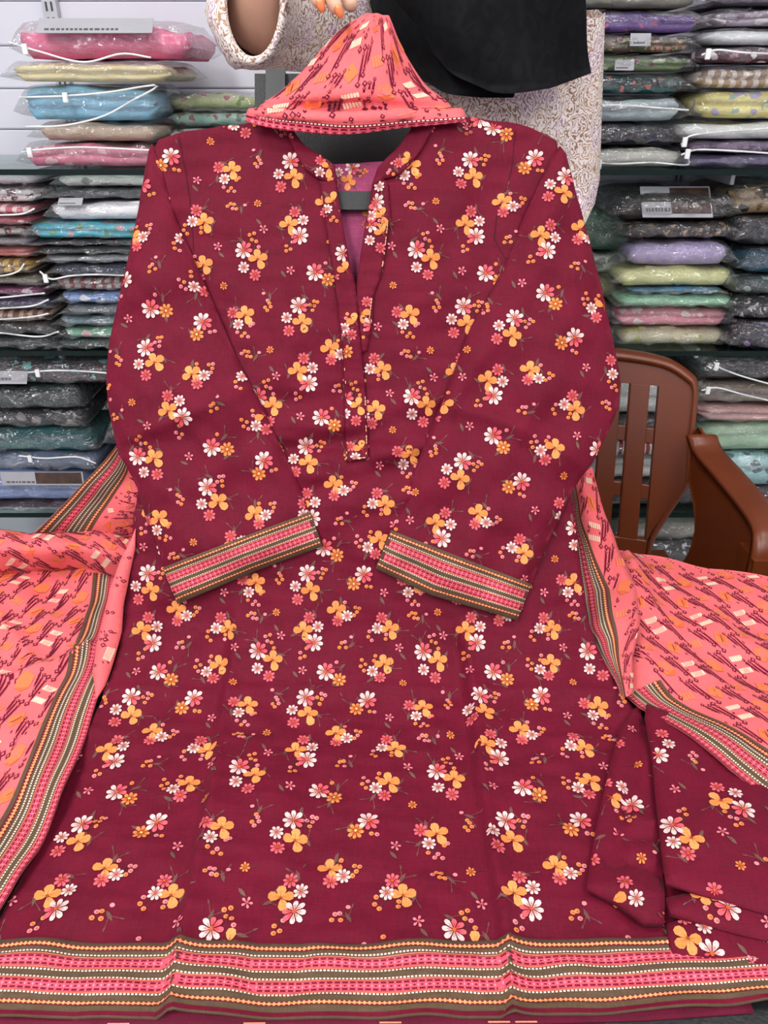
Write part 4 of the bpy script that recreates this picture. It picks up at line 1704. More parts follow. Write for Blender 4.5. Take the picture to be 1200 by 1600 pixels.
def pack_bag(x0, x1, y0, y1, z0, z1, seed, fin=.03):
    r = random.Random(seed)
    rings = []
    nx, nr = 26, 22
    t = z1 - z0
    zc = (z0 + z1) / 2
    ph = [r.uniform(0, 6.28) for _ in range(6)]
    fl, fr_ = fin * r.uniform(.5, 1.3), fin * r.uniform(.5, 1.3)
    for i in range(nx + 1):
        u = i / nx
        x = x0 - fl + (x1 - x0 + fl + fr_) * u
        if x < x0 + .01:
            k = max(0.0, (x - (x0 - fl)) / (fl + .01))
        elif x > x1 - .01:
            k = max(0.0, ((x1 + fr_) - x) / (fr_ + .01))
        else:
            k = 1.0
        h = max(.0012, (t * .5 - .0006) * min(1, k) ** .7)
        droop = -(1 - min(1, k)) * t * .25
        pts = []
        for j in range(nr):
            a = 2 * math.pi * j / nr
            ca, sa = math.cos(a), math.sin(a)
            e = .45
            yy = (y0 + y1) / 2 - .004 + ((y1 - y0) / 2 + .012) * math.copysign(abs(ca) ** e, ca)
            zz = zc + droop + h * math.copysign(abs(sa) ** .62, sa)
            wob = (.0022 * math.sin(u * 23 + a * 3 + ph[0]) + .0016 * math.sin(u * 41 - a * 5 + ph[1]) + .0012 * math.sin(u * 11 + a * 9 + ph[2])) * k
            zz = min(z1 - .0006, max(z0 + .0006, zz + wob * .8))
            pts.append((x, yy + wob * 1.4 * (1 if ca < 0 else .4), zz))
        rings.append(pts)
    return MB().loft(rings, True, True)


ORD = ['topmost', 'second from top', 'third from top', 'fourth from top', 'fifth from top', 'sixth from top', 'seventh from top', 'eighth from top', 'ninth from top', 'tenth from top', 'eleventh from top', 'twelfth from top', 'thirteenth from top', 'fourteenth from top', 'fifteenth from top']
PSEED = [100]


def card(t, px0, px1, py, Yf, w_=None, photo=False, lines=2, tilt=0.55, height=.055):
    """paper insert lying on the front of the packet, leaning back"""
    a = at_y(px0, py, Yf)
    b2 = at_y(px1, py, Yf)
    ht = height
    ca, sa = math.cos(tilt), math.sin(tilt)
    V, F = [], []
    th = .0008

    def slab(u0, u1, v0, v1, off):
        mb = MB()
        V = []
        for o_ in (off, off + th):
            for v in (v0, v1):
                for u in (u0, u1):
                    V.append((a[0] + (b2[0] - a[0]) * u, a[1] + ht * v * sa - o_ * ca, a[2] + ht * v * ca + o_ * sa))
        mb.add(V, [(0, 2, 3, 1), (4, 5, 7, 6), (0, 1, 5, 4), (2, 6, 7, 3), (0, 4, 6, 2), (1, 3, 7, 5)])
        return mb
    c = slab(0, 1, 0, 1, 0).build('paper_insert', M_CARD, t)
    if photo:
        slab(.42, .98, .12, .95, th).build('picture', M_PHOTO, c)
    mb = MB()
    x = .06
    while x < (.38 if photo else .7):
        wv = rnd.uniform(.02, .045)
        s = slab(x, x + wv, .18, .30, th)
        mb.add(s.V, s.F)
        x += wv + .015
    mb.build('lettering', M_INK, c)


def pile(phrase, group, Yf, depth, rows):
    """rows from the top: (px0, px1, pytop, pybottom, description, cloth spec, options)"""
    n = len(rows)
    for i, row in enumerate(rows):
        x0p, x1p, yt, yb, desc, spec = row[:6]
        op = row[6] if len(row) > 6 else {}
        PSEED[0] += 1
        sd = PSEED[0]
        r = random.Random(sd)
        Y0 = Yf + op.get('dy', r.uniform(-.008, .012))
        ym = (yt + yb) / 2
        X0, X1 = at_y(x0p, ym, Y0)[0], at_y(x1p, ym, Y0)[0]
        z1, z0 = at_y(0, yt, Yf)[2], at_y(0, yb, Yf)[2]
        if i == n - 1:
            z0 = min((z for z in SH_Z + [SZ4] if abs(z - z0) < .06), key=lambda z: abs(z - z0))
            z0 += .002
        dp = min(depth, 2.045 - Y0)
        t = empty('suit_packet', ((X0 + X1) / 2, Y0 + dp / 2, z0))
        pos = ORD[i] if i < n - 1 else 'bottom one'
        tag(t, f'{desc}, {pos} in {phrase}'.replace('dark suit with picture inserts', 'dark suit with pictures'), 'packet', group)
        g = .0022
        pack_cloth(X0, X1, Y0 + .008, Y0 + dp, z0 + g, z1 - g, op.get('folds', max(1, min(4, int((z1 - z0) / .018)))), sd, op.get('sag', .004)).build('folded_cloth', pack_mat(*spec), t, True)
        if not op.get('nobag'):
            pack_bag(X0, X1, Y0 + .002, Y0 + dp, z0 + .0015, z1 - .0015, sd, op.get('fin', .016)).build('plastic_bag', M_BAG, t, True)
        if op.get('zip'):
            zz = op['zip']            # list of (px, py) points along the front
            pts = [at_y(a, b2, Y0 - .010) for a, b2 in zz]
            pts = catmull(pts, 28)
            zo = MB().tube(pts, .0019, 6).build('zip', M_ZIP, t, True)
            p = pts[4]
            MB().box(p[0] - .005, p[0] + .005, p[1] - .006, p[1] - .001, p[2] - .012, p[2] + .006, .001).build('slider', M_ZIP, zo)
        for cd in op.get('cards', ()):
            card(t, cd[0], cd[1], cd[2], Y0 - .012 + cd[3].get('dy', 0), photo=cd[3].get('photo', False), tilt=cd[3].get('tilt', .6), height=cd[3].get('h', .05))


FL, BU, ST, PL = 'floral', 'busy', 'stripe', 'plain'
# ---- upper left
pile('tall upper left stack', 'packets on the upper left shelf', 1.72, .30, [
    (24, 292, 27, 92, 'puffy bright pink suit with a paper insert', ((226, 112, 150), PL), {'folds': 1, 'sag': .02, 'zip': [(14, 66), (60, 80), (130, 97), (190, 84), (236, 90)], 'cards': [(58, 238, 52, {'tilt': .75, 'h': .034, 'dy': -.012})]}),
    (14, 262, 92, 129, 'pale yellow suit', ((226, 214, 168), PL), {'folds': 2, 'sag': .008}),
    (34, 240, 129, 189, 'light blue suit in a zipped bag', ((132, 186, 212), PL), {'folds': 3, 'zip': [(30, 152), (100, 150), (170, 144), (246, 133), (205, 158), (160, 182), (100, 196), (40, 198)]}),
    (58, 242, 189, 222, 'beige suit', ((186, 164, 142), PL), {'folds': 1}),
    (36, 238, 222, 263, 'rose pink printed suit with a white zip', ((214, 128, 152), FL, (236, 190, 200)), {'folds': 2, 'zip': [(34, 238), (60, 234), (120, 230), (180, 232), (236, 235)]}),
])
pile('low stack by the black stand, upper left', 'packets on the upper left shelf', 1.84, .20, [
    (262, 402, 143, 172, 'green leafy printed suit', ((178, 190, 140), FL, (120, 140, 90), (170, 90, 100))),
    (262, 402, 172, 197, 'mint printed suit', ((150, 192, 176), FL, (90, 110, 90), (150, 70, 60))),
    (262, 402, 197, 226, 'white printed suit', ((225, 225, 220), FL, (130, 150, 120))),
    (262, 402, 226, 252, 'grey green suit', ((150, 164, 150), PL)),
])
# ---- middle left
pile('outermost middle left stack', 'packets on the middle left shelf', 1.715, .30, [
    (-190, 52, 272, 290, 'pale pink suit', ((226, 206, 214), PL), {'folds': 1}),
    (-190, 56, 290, 318, 'black and white printed suit', ((226, 220, 220), BU, (60, 40, 50), (150, 60, 80)), {'folds': 2}),
    (-190, 46, 318, 337, 'rose striped suit', ((208, 96, 112), ST, (240, 210, 214)), {'folds': 1, 'zip': [(-60, 337), (0, 336), (35, 334), (54, 326)]}),
    (-190, 44, 337, 352, 'dusty red suit', ((176, 70, 86), FL, (230, 190, 190)), {'folds': 1}),
    (-190, 40, 352, 370, 'red and black printed suit', ((180, 176, 172), BU, (40, 34, 34), (170, 40, 50)), {'folds': 1}),
    (-190, 46, 370, 386, 'silver grey suit', ((176, 172, 178), PL), {'folds': 1}),
    (-190, 50, 386, 404, 'coral suit', ((206, 112, 104), PL), {'folds': 2}),
    (-190, 42, 404, 430, 'golden yellow suit', ((206, 168, 92), ST, (120, 96, 50)), {'folds': 2, 'zip': [(-60, 432), (0, 431), (28, 424), (38, 412)]}),
    (-190, 66, 430, 448, 'olive grey suit', ((120, 116, 100), PL), {'folds': 1}),
    (-190, 68, 448, 466, 'magenta printed suit', ((138, 52, 104), FL, (220, 190, 210)), {'folds': 1, 'zip': [(-60, 468), (0, 465), (40, 461), (70, 458)]}),
    (-190, 74, 466, 484, 'deep purple suit', ((56, 44, 84), PL), {'folds': 1, 'zip': [(-60, 486), (0, 482), (50, 478), (76, 468)]}),
    (-190, 72, 484, 502, 'brown suit', ((120, 74, 48), ST, (190, 160, 140)), {'folds': 1, 'zip': [(-60, 500), (0, 499), (50, 495), (76, 490)]}),
    (-190, 84, 502, 526, 'black and brown suit', ((36, 34, 36), PL), {'folds': 1, 'zip': [(-60, 516), (0, 520), (60, 526), (92, 518)]}),
    (-190, 86, 526, 547, 'charcoal suit', ((58, 64, 66), PL), {'folds': 1}),
])
pile('middle left stack nearest the sleeve', 'packets on the middle left shelf', 1.715, .30, [
    (86, 300, 272, 294, 'white dotted suit', ((222, 222, 218), FL, (150, 150, 150)), {'folds': 1}),
    (80, 300, 294, 313, 'slate grey suit', ((64, 68, 74), PL), {'folds': 1}),
    (76, 300, 313, 345, 'thick white suit', ((236, 236, 240), PL), {'folds': 1, 'cards': [(90, 128, 321, {'tilt': .9, 'h': .02, 'dy': -.002})]}),
    (42, 290, 345, 374, 'turquoise floral suit', ((72, 176, 196), FL, (200, 150, 160), (110, 150, 90)), {'folds': 2}),
    (56, 290, 374, 386, 'dark maroon printed suit', ((66, 48, 54), BU, (150, 110, 110)), {'folds': 1}),
    (60, 280, 386, 398, 'dark olive suit', ((60, 64, 62), PL), {'folds': 1}),
    (66, 280, 398, 412, 'pale grey suit', ((150, 156, 160), PL), {'folds': 1}),
    (78, 280, 412, 432, 'navy suit', ((38, 46, 72), PL), {'folds': 1, 'zip': [(62, 424), (80, 436), (110, 431), (150, 429), (210, 431)]}),
    (84, 280, 432, 455, 'grey and brick red suit', ((150, 140, 140), ST, (122, 48, 50)), {'folds': 2}),
    (92, 280, 455, 476, 'cornflower blue printed suit', ((120, 156, 206), FL, (232, 232, 238), (90, 110, 180)), {'folds': 1}),
    (98, 280, 476, 494, 'ash grey suit', ((112, 118, 120), PL), {'folds': 1}),
    (90, 280, 494, 511, 'steel blue grey suit', ((108, 132, 140), BU, (170, 180, 186)), {'folds': 1}),
    (96, 280, 511, 531, 'green floral suit', ((112, 168, 140), FL, (210, 170, 170), (200, 220, 200)), {'folds': 1}),
    (84, 280, 531, 547, 'dark grey green suit', ((78, 92, 90), PL), {'folds': 1}),
])
# ---- lower left
pile('open lower left stack', 'packets on the lower left shelf', 1.715, .30, [
    (-60, 260, 562, 602, 'black and teal suit with a white card', ((52, 42, 48), FL, (100, 150, 150), (90, 56, 60)), {'folds': 2, 'zip': [(44, 582), (80, 579), (130, 580), (200, 586)], 'cards': [(-50, 42, 600, {'tilt': .7, 'h': .05})]}),
    (-100, 122, 602, 640, 'very dark green suit', ((28, 44, 42), PL), {'folds': 2}),
    (-100, 130, 640, 672, 'black floral suit', ((34, 32, 36), FL, (120, 112, 112)), {'folds': 1}),
    (-100, 145, 672, 708, 'deep teal suit', ((24, 86, 88), PL), {'folds': 2}),
    (-60, 150, 708, 738, 'slate blue suit', ((96, 110, 136), PL), {'folds': 1, 'zip': [(30, 712), (70, 716), (120, 714), (150, 724)]}),
    (-60, 140, 738, 788, 'powder blue suit with a paper insert', ((136, 156, 204), PL), {'folds': 3, 'cards': [(4, 132, 758, {'tilt': .15, 'h': .035, 'photo': True, 'dy': -.004})]}),
    (-60, 150, 788, 803, 'dark plum suit', ((66, 44, 52), PL), {'folds': 1}),
])
pile('half hidden lower left stack', 'packets on the lower left shelf', 1.74, .28, [
    (172, 420, 606, 650, 'lilac grey suit', ((160, 140, 158), PL), {'folds': 2}),
    (168, 420, 650, 700, 'beige grey printed suit', ((160, 160, 150), FL, (90, 90, 80)), {'folds': 2}),
    (176, 420, 700, 745, 'blue and white printed suit', ((120, 130, 190), BU, (230, 230, 235)), {'folds': 2}),
    (180, 420, 745, 802, 'dark grey suit', ((60, 62, 66), PL), {'folds': 2}),
])
# ---- upper right
pile('upper right stack by person', 'packets on the upper right shelf', 1.72, .30, [
    (880, 1092, -14, 12, 'grey green suit', ((120, 122, 108), PL), {'folds': 1}),
    (880, 1096, 12, 50, 'purple printed suit', ((122, 96, 162), FL, (84, 60, 130), (190, 110, 150)), {'folds': 2}),
    (884, 1082, 50, 82, 'brown floral suit with paper label', ((104, 92, 78), BU, (190, 130, 120), (170, 180, 120)), {'folds': 2, 'cards': [(984, 1016, 72, {'tilt': .3, 'h': .022})]}),
    (886, 1080, 82, 112, 'moss green suit', ((110, 134, 92), FL, (190, 205, 170), (150, 60, 100)), {'folds': 2, 'cards': [(960, 990, 110, {'tilt': .2, 'h': .018})]}),
    (886, 1072, 112, 148, 'dark teal suit', ((24, 66, 66), FL, (40, 34, 40), (200, 110, 100)), {'folds': 2}),
    (880, 1066, 148, 190, 'pale blue grey suit', ((176, 192, 196), PL), {'folds': 2, 'zip': [(905, 168), (960, 164), (1020, 168), (1076, 172)]}),
    (880, 1066, 190, 228, 'black suit with a navy edge', ((36, 34, 46), FL, (24, 34, 70)), {'folds': 2}),
    (880, 1068, 228, 263, 'pale grey zipped suit', ((196, 198, 188), PL), {'folds': 1, 'zip': [(900, 250), (960, 256), (1020, 254), (1072, 258), (1076, 248)]}),
])
pile('outermost upper right stack', 'packets on the upper right shelf', 1.705, .30, [
    (1118, 1400, -12, 8, 'dark grey suit', ((84, 78, 88), PL), {'folds': 1}),
    (1120, 1400, 8, 40, 'lilac floral suit', ((176, 164, 180), FL, (220, 210, 214), (130, 90, 120)), {'folds': 2}),
    (1108, 1400, 40, 70, 'white suit', ((226, 230, 232), PL), {'folds': 1}),
    (1098, 1400, 70, 99, 'white and mulberry floral suit', ((96, 60, 76), FL, (230, 225, 228), (160, 110, 130)), {'folds': 1, 'zip': [(1096, 86), (1120, 78), (1160, 82), (1210, 84)]}),
    (1098, 1400, 99, 138, 'tan suit', ((172, 146, 120), ST, (216, 206, 198)), {'folds': 2}),
    (1098, 1400, 138, 186, 'yellow floral suit', ((226, 216, 142), FL, (170, 160, 190), (150, 180, 170)), {'folds': 2}),
    (1066, 1400, 186, 218, 'thick white suit', ((232, 236, 234), PL), {'folds': 1, 'zip': [(1064, 226), (1080, 212), (1130, 206), (1210, 200)]}),
    (1082, 1400, 218, 240, 'purple printed suit', ((112, 84, 122), FL, (70, 50, 84)), {'folds': 1}),
    (1072, 1400, 240, 263, 'dusky violet suit', ((92, 84, 118), PL), {'folds': 1, 'zip': [(1064, 242), (1090, 234), (1150, 236), (1210, 240)]}),
])
# ---- middle right
pile('middle right stack touching the kurta', 'packets on the middle right shelf', 1.80, .24, [
    (900, 998, 322, 392, 'dark green suit', ((74, 112, 92), PL), {'folds': 2}),
    (905, 990, 392, 428, 'sage white suit', ((176, 188, 172), FL, (120, 130, 120)), {'folds': 2}),
    (905, 970, 428, 468, 'olive yellow suit', ((150, 150, 104), PL), {'folds': 1}),
    (905, 965, 468, 506, 'dark brown suit', ((60, 52, 50), PL), {'folds': 1}),
    (905, 972, 506, 536, 'pale blue suit', ((160, 168, 186), PL), {'folds': 1}),
])
pile('central stack of the middle right shelf', 'packets on the middle right shelf', 1.72, .30, [
    (966, 1150, 300, 345, 'dark suit with picture inserts', ((52, 48, 48), PL), {'folds': 2, 'cards': [(1004, 1114, 340, {'tilt': .75, 'h': .075, 'photo': True})]}),
    (982, 1150, 345, 374, 'black and tan printed suit', ((50, 42, 40), BU, (150, 120, 90)), {'folds': 1}),
    (988, 1142, 374, 416, 'lavender suit', ((180, 166, 206), PL), {'folds': 1, 'sag': .012}),
    (968, 1148, 416, 450, 'pale yellow suit', ((226, 228, 164), PL), {'folds': 1}),
    (985, 1130, 450, 460, 'thin blue suit', ((84, 140, 180), PL), {'folds': 1}),
    (972, 1150, 460, 481, 'mint green suit', ((160, 214, 178), PL), {'folds': 1}),
    (968, 1140, 481, 514, 'pink and white suit', ((226, 150, 164), FL, (236, 220, 220)), {'folds': 2}),
    (974, 1136, 514, 537, 'cream suit', ((206, 200, 168), FL, (180, 186, 110)), {'folds': 1}),
])
pile('outermost dark stack, middle right', 'packets on the middle right shelf', 1.70, .30, [
    (1150, 1420, 288, 336, 'brown camouflage print suit', ((140, 120, 90), FL, (40, 34, 32), (90, 70, 50)), {'folds': 2}),
    (1152, 1420, 336, 384, 'shiny black suit', ((30, 32, 36), PL), {'folds': 2}),
    (1160, 1420, 384, 428, 'dark teal suit', ((24, 70, 90), PL), {'folds': 2}),
    (1152, 1420, 428, 462, 'dark green and grey suit', ((60, 76, 72), FL, (150, 170, 160)), {'folds': 1}),
    (1150, 1420, 462, 500, 'black and white printed suit', ((40, 38, 44), BU, (190, 190, 190)), {'folds': 2}),
    (1152, 1420, 500, 540, 'black and violet suit', ((44, 40, 52), FL, (150, 130, 180)), {'folds': 2}),
])
# ---- lower right, beside and behind the chair
pile('stack above the chair arm', 'packets on the lower right shelf', 1.71, .30, [
    (1098, 1420, 556, 598, 'black suit with a white zip', ((44, 44, 48), PL), {'folds': 2, 'zip': [(1116, 566), (1126, 575), (1160, 588), (1210, 602)]}),
    (1094, 1420, 598, 632, 'taupe suit with a white zip', ((126, 112, 100), PL), {'folds': 2, 'zip': [(1096, 610), (1120, 606), (1160, 616), (1210, 628)]}),
    (1098, 1420, 632, 662, 'dusty pink suit', ((206, 160, 156), PL), {'folds': 2}),
    (1100, 1420, 662, 708, 'pale green suit', ((164, 196, 164), PL), {'folds': 2}),
    (1104, 1420, 708, 762, 'pale aqua suit', ((150, 192, 194), FL, (90, 110, 116)), {'folds': 2}),
    (1110, 1420, 762, 802, 'dark wine suit', ((70, 44, 54), PL), {'folds': 2}),
])
pile('stack seen through the chair back', 'packets on the lower right shelf', 1.73, .30, [
    (880, 1078, 600, 650, 'white suit', ((216, 218, 214), PL), {'folds': 2}),
    (880, 1080, 650, 690, 'black suit', ((50, 46, 50), PL), {'folds': 2}),
    (880, 1076, 690, 716, 'white and crimson suit', ((222, 222, 218), ST, (150, 30, 40)), {'folds': 1}),
    (880, 1084, 716, 752, 'off white suit', ((206, 206, 200), PL), {'folds': 2}),
    (880, 1090, 752, 802, 'black and plum suit', ((52, 40, 48), PL), {'folds': 2}),
])
# on a base shelf below
SZ4 = at_y(0, 1010, SH_Y0)[2]
t = empty('base_shelf', (.3, SH_Y0, SZ4))
tag(t, 'low dark base shelf under the glass shelves', 'shelf')
MB().box(-1.9, 2.0, SH_Y0, 2.075, SZ4 - .03, SZ4, .003).build('board', m_black, t)
MB().box(-1.9, 2.0, SH_Y0 + .03, 2.08, 0, SZ4 - .03).build('plinth', m_black, t)
pile('lowest stack behind the chair arm', 'packets on the base shelf', 1.72, .30, [
    (960, 1200, 818, 846, 'grey suit', ((150, 146, 136), PL), {'folds': 1}),
    (960, 1200, 846, 884, 'black and white printed suit', ((60, 58, 60), BU, (200, 200, 204)), {'folds': 2}),
    (960, 1200, 884, 920, 'white suit', ((214, 222, 232), PL), {'folds': 1}),
    (960, 1200, 920, 1009, 'dark grey suit', ((70, 72, 78), PL), {'folds': 3}),
])

# ================================================================== BROWN PLASTIC ARMCHAIR
m_chair = simple_mat('brown_plastic', (104, 46, 17), .36, .5, .06, 8, .03, 500)
CX, CYB, HW = .390, 1.43, .236
CH = empty('plastic_chair', (CX, 1.28, 0))
tag(CH, 'brown moulded plastic armchair with slatted back behind the counter', 'chair')


def back_pt(x, w_, off=0.0):
    xx = x / HW
    Y = CYB + .115 * w_ - .055 * xx * xx
    z = .42 + .432 * w_
    return np.array([CX + x, Y + off, z])


def top_w(x):
    return 1.0 - .075 * abs(x / HW) ** 9 - .03 * (x / HW) ** 2


def bslab(name, fx0, fx1, w0, w1, nx=6, nw=10, th=.012, parent=CH):
    """fx0/fx1/w0/w1 may be functions"""
    F0 = []
    B0 = []
    c = lambda q, v: q(v) if callable(q) else q
    for j in range(nw + 1):
        v = j / nw
        for i in range(nx + 1):
            u = i / nx
            xa = c(fx0, v)
            xb = c(fx1, v)
            x = xa + (xb - xa) * u
            wa, wb_ = c(w0, x), c(w1, x)
            w_ = wa + (wb_ - wa) * v
            F0.append(back_pt(x, w_))
            B0.append(back_pt(x, w_, th))
    n = (nx + 1) * (nw + 1)
    V = F0 + B0
    F = []
    idx = lambda i, j: j * (nx + 1) + i
    for j in range(nw):
        for i in range(nx):
            F.append((idx(i, j), idx(i + 1, j), idx(i + 1, j + 1), idx(i, j + 1)))
            F.append((n + idx(i, j), n + idx(i, j + 1), n + idx(i + 1, j + 1), n + idx(i + 1, j)))
    per = [idx(i, 0) for i in range(nx)] + [idx(nx, j) for j in range(nw)] + [idx(i, nw) for i in range(nx, 0, -1)] + [idx(0, j) for j in range(nw, 0, -1)]
    for a, b2 in zip(per, per[1:] + per[:1]):
        F.append((a, n + a, n + b2, b2))
    o = mobj(name, V, F, m_chair, parent, False)
    md = o.modifiers.new('bevel', 'BEVEL')
    md.width = .003
    md.segments = 2
    md.limit_method = 'ANGLE'
    return o


SLX = HW - .062
bslab('top_rail', -HW, HW, .885, top_w, 24, 4)
bslab('bottom_rail', -SLX - .004, SLX + .004, .02, .15, 20, 4, .016)
for s in (-1, 1):
    edge = lambda v, s=s: s * (HW - .060 * min(1.0, max(0.0, (.50 - v) / .32)))
    if s < 0:
        bslab('side_stile', edge, -SLX, 0.0, .887, 6, 18)
    else:
        bslab('side_stile', SLX, edge, 0.0, .887, 6, 18)
for k in range(6):
    pitch = (2 * SLX - .016) / 6
    x0 = -SLX + .016 + k * pitch
    bslab('slat', x0, x0 + pitch - .016, .14, .89, 3, 14, .010)
for wv in (.34, .61):
    bslab('cross_bar', -SLX - .002, SLX + .002, wv, wv + .075, 20, 3, .006).location = (0, .007, 0)
# rim flange that turns back around the top and sides
pts = [back_pt(-HW + .058, 0), back_pt(-HW + .054, .16), back_pt(-HW + .03, .30), back_pt(-HW, .46), back_pt(-HW, .6), back_pt(-HW, .84), back_pt(-HW * .985, top_w(HW * .985) - .005)] + [back_pt(x, top_w(x)) for x in np.linspace(-HW * .95, HW * .95, 15)] + [back_pt(HW * .985, top_w(HW * .985) - .005), back_pt(HW, .84), back_pt(HW, .6), back_pt(HW, .46), back_pt(HW - .03, .30), back_pt(HW - .054, .16), back_pt(HW - .058, 0)]
mb = MB()
rings = []
pc = catmull(np.array(pts), 70)
ctr = back_pt(0, .45)
for p in pc:
    d = p - ctr
    d[1] = 0
    d /= np.linalg.norm(d)
    a = p - d * .004 + np.array([0, -.006, 0])
    b2 = p + d * .010 + np.array([0, -.003, 0])
    c_ = p + d * .016 + np.array([0, .012, 0])
    e = p + d * .013 + np.array([0, .034, 0])
    g_ = p + d * .009 + np.array([0, .034, 0])
    h_ = p + d * .006 + np.array([0, .010, 0])
    rings.append([tuple(q) for q in (a, b2, c_, e, g_, h_)])
mb.loft(rings, True, True).build('rim', m_chair, CH, True)
# seat
mb = MB()
rings = []
for y, zz, hw in ((1.435, .425, .215), (1.39, .412, .225), (1.25, .405, .232), (1.10, .415, .238), (1.05, .412, .238), (1.035, .395, .236)):
    rings.append([(CX - hw, y, zz + .012), (CX - hw * .6, y, zz), (CX, y, zz - .004), (CX + hw * .6, y, zz), (CX + hw, y, zz + .012), (CX + hw, y, zz - .006), (CX, y, zz - .022), (CX - hw, y, zz - .006)])
mb.loft(rings, True, True).build('seat', m_chair, CH, True)
for s in (-1, 1):
    # arm: from the back, level run forward, then down into the front leg
    arm = [(HW + .004, 1.405, .735), (HW + .012, 1.38, .712), (HW + .018, 1.30, .705), (HW + .020, 1.20, .702), (HW + .018, 1.12, .698), (HW + .012, 1.085, .682), (HW + .008, 1.070, .64), (HW + .004, 1.062, .55), (HW, 1.058, .44)]
    pa = catmull(np.array([(CX + s * x, y, z) for x, y, z in arm]), 26)
    rings = []
    for k, p in enumerate(pa):
        t_ = pa[min(k + 1, 25)] - pa[max(k - 1, 0)]
        t_ /= np.linalg.norm(t_)
        sd = np.array([1.0, 0, 0])
        up = -np.cross(sd, t_)
        up /= np.linalg.norm(up)
        wv = .030
        rings.append([tuple(p + sd * a * wv + up * b2) for a, b2 in ((-1, -.006), (-.94, .004), (-.5, .008), (.5, .008), (.94, .004), (1.05, -.014), (.92, -.014), (.85, -.004), (-.85, -.004))])
    MB().loft(rings, True, True).build('armrest', m_chair, CH, True)
    # side panel under the arm with the rounded opening behind it
    poly = [(1.060, .40), (1.064, .60), (1.072, .66), (1.095, .694), (1.13, .700), (1.25, .702), (1.37, .712), (1.43, .745), (1.455, .72), (1.448, .66), (1.43, .622), (1.385, .600), (1.355, .575), (1.338, .545), (1.332, .51), (1.340, .475), (1.362, .447), (1.395, .432), (1.425, .43), (1.43, .40), (1.25, .392)]
    q = smooth_poly(poly, 1)
    V2, F_, B_ = triangulate(q, .018)

    def sx_(z):
        return np.interp(z, [.39, .45, .55, .70, .74], [HW - .030, HW - .012, HW + .002, HW + .010, HW + .006])
    Va = np.stack([CX + s * sx_(V2[:, 1]), V2[:, 0], V2[:, 1]], 1)
    Vb = Va + np.array([s * .006, 0, 0])
    n = len(Va)
    F = [list(t_) for t_ in F_] + [[i + n for i in t_][::-1] for t_ in F_] + [[a, b2, b2 + n, a + n] for a, b2 in B_]
    mobj('side_panel', np.concatenate([Va, Vb]), F, m_chair, CH, True)
    for nm, yt, yb, zt in (('front_leg', 1.09, 1.05, .66), ('rear_leg', 1.42, 1.50, .44)):
        rings = []
        for v in (0, .4, 1):
            z = zt * (1 - v)
            y = yt + (yb - yt) * v
            x = CX + s * (HW + (.006 if nm == 'front_leg' else -.03) + .012 * v)
            wv, dv = .026 - .006 * v, .030 - .008 * v
            rings.append([(x - wv, y - dv, z), (x + wv, y - dv, z), (x + wv, y + dv, z), (x - wv, y + dv, z)])
        MB().loft(rings, True, True).build('leg', m_chair, CH)

# ================================================================== PERSON behind the counter
m_skin = simple_mat('skin', (205, 160, 136), .5, .35, .05, 12, .05, 250)
m_nail = simple_mat('nail', (226, 130, 80), .3, .5)


def dress_mat():
    m, nt, b = new_mat('floral_dress_cotton')
    b.inputs['Roughness'].default_value = .8
    b.inputs['Specular IOR Level'].default_value = .2
    tc = nd(nt, 'ShaderNodeTexCoord')
    nz = nd(nt, 'ShaderNodeTexNoise')
    nz.inputs['Scale'].default_value = 75
    nz.inputs['Detail'].default_value = 4
    nt.links.new(tc.outputs['Object'], nz.inputs['Vector'])
    sc = nd(nt, 'ShaderNodeVectorMath', operation='SCALE')
    sc.inputs['Scale'].default_value = .030
    nt.links.new(nz.outputs['Color'], sc.inputs[0])
    ad = nd(nt, 'ShaderNodeVectorMath', operation='ADD')
    nt.links.new(tc.outputs['Object'], ad.inputs[0])
    nt.links.new(sc.outputs[0], ad.inputs[1])
    vo = nd(nt, 'ShaderNodeTexVoronoi')
    vo.inputs['Scale'].default_value = 30
    nt.links.new(ad.outputs[0], vo.inputs['Vector'])
    # rose-like rings inside each cell
    sn = nd(nt, 'ShaderNodeMath', operation='MULTIPLY')
    sn.inputs[1].default_value = 40
    nt.links.new(vo.outputs['Distance'], sn.inputs[0])
    si = nd(nt, 'ShaderNodeMath', operation='SINE')
    nt.links.new(sn.outputs[0], si.inputs[0])
    rm = nd(nt, 'ShaderNodeValToRGB')
    rm.color_ramp.elements[0].position = .15
    rm.color_ramp.elements[1].position = .55
    rm.color_ramp.elements[0].color = (1, 1, 1, 1)
    rm.color_ramp.elements[1].color = (0, 0, 0, 1)
    mp = nd(nt, 'ShaderNodeMapRange')
    mp.inputs['From Min'].default_value = -1
    mp.inputs['From Max'].default_value = 1
    nt.links.new(si.outputs[0], mp.inputs['Value'])
    nt.links.new(mp.outputs[0], rm.inputs['Fac'])
    hue = nd(nt, 'ShaderNodeValToRGB')
    e = hue.color_ramp.elements
    hue.color_ramp.interpolation = 'CONSTANT'
    e[0].position = 0
    e[0].color = col4((150, 118, 96))
    e[1].position = .42
    e[1].color = col4((168, 128, 150))
    e2 = e.new(.68)
    e2.color = col4((176, 140, 110))
    sep = nd(nt, 'ShaderNodeSeparateColor')
    nt.links.new(vo.outputs['Color'], sep.inputs[0])
    nt.links.new(sep.outputs[0], hue.inputs['Fac'])
    mx = nd(nt, 'ShaderNodeMix', data_type='RGBA')
    nt.links.new(rm.outputs['Color'], mx.inputs[0])
    mx.inputs[6].default_value = col4((236, 226, 222))
    nt.links.new(hue.outputs['Color'], mx.inputs[7])
    nt.links.new(mx.outputs[2], b.inputs['Base Color'])
    return m


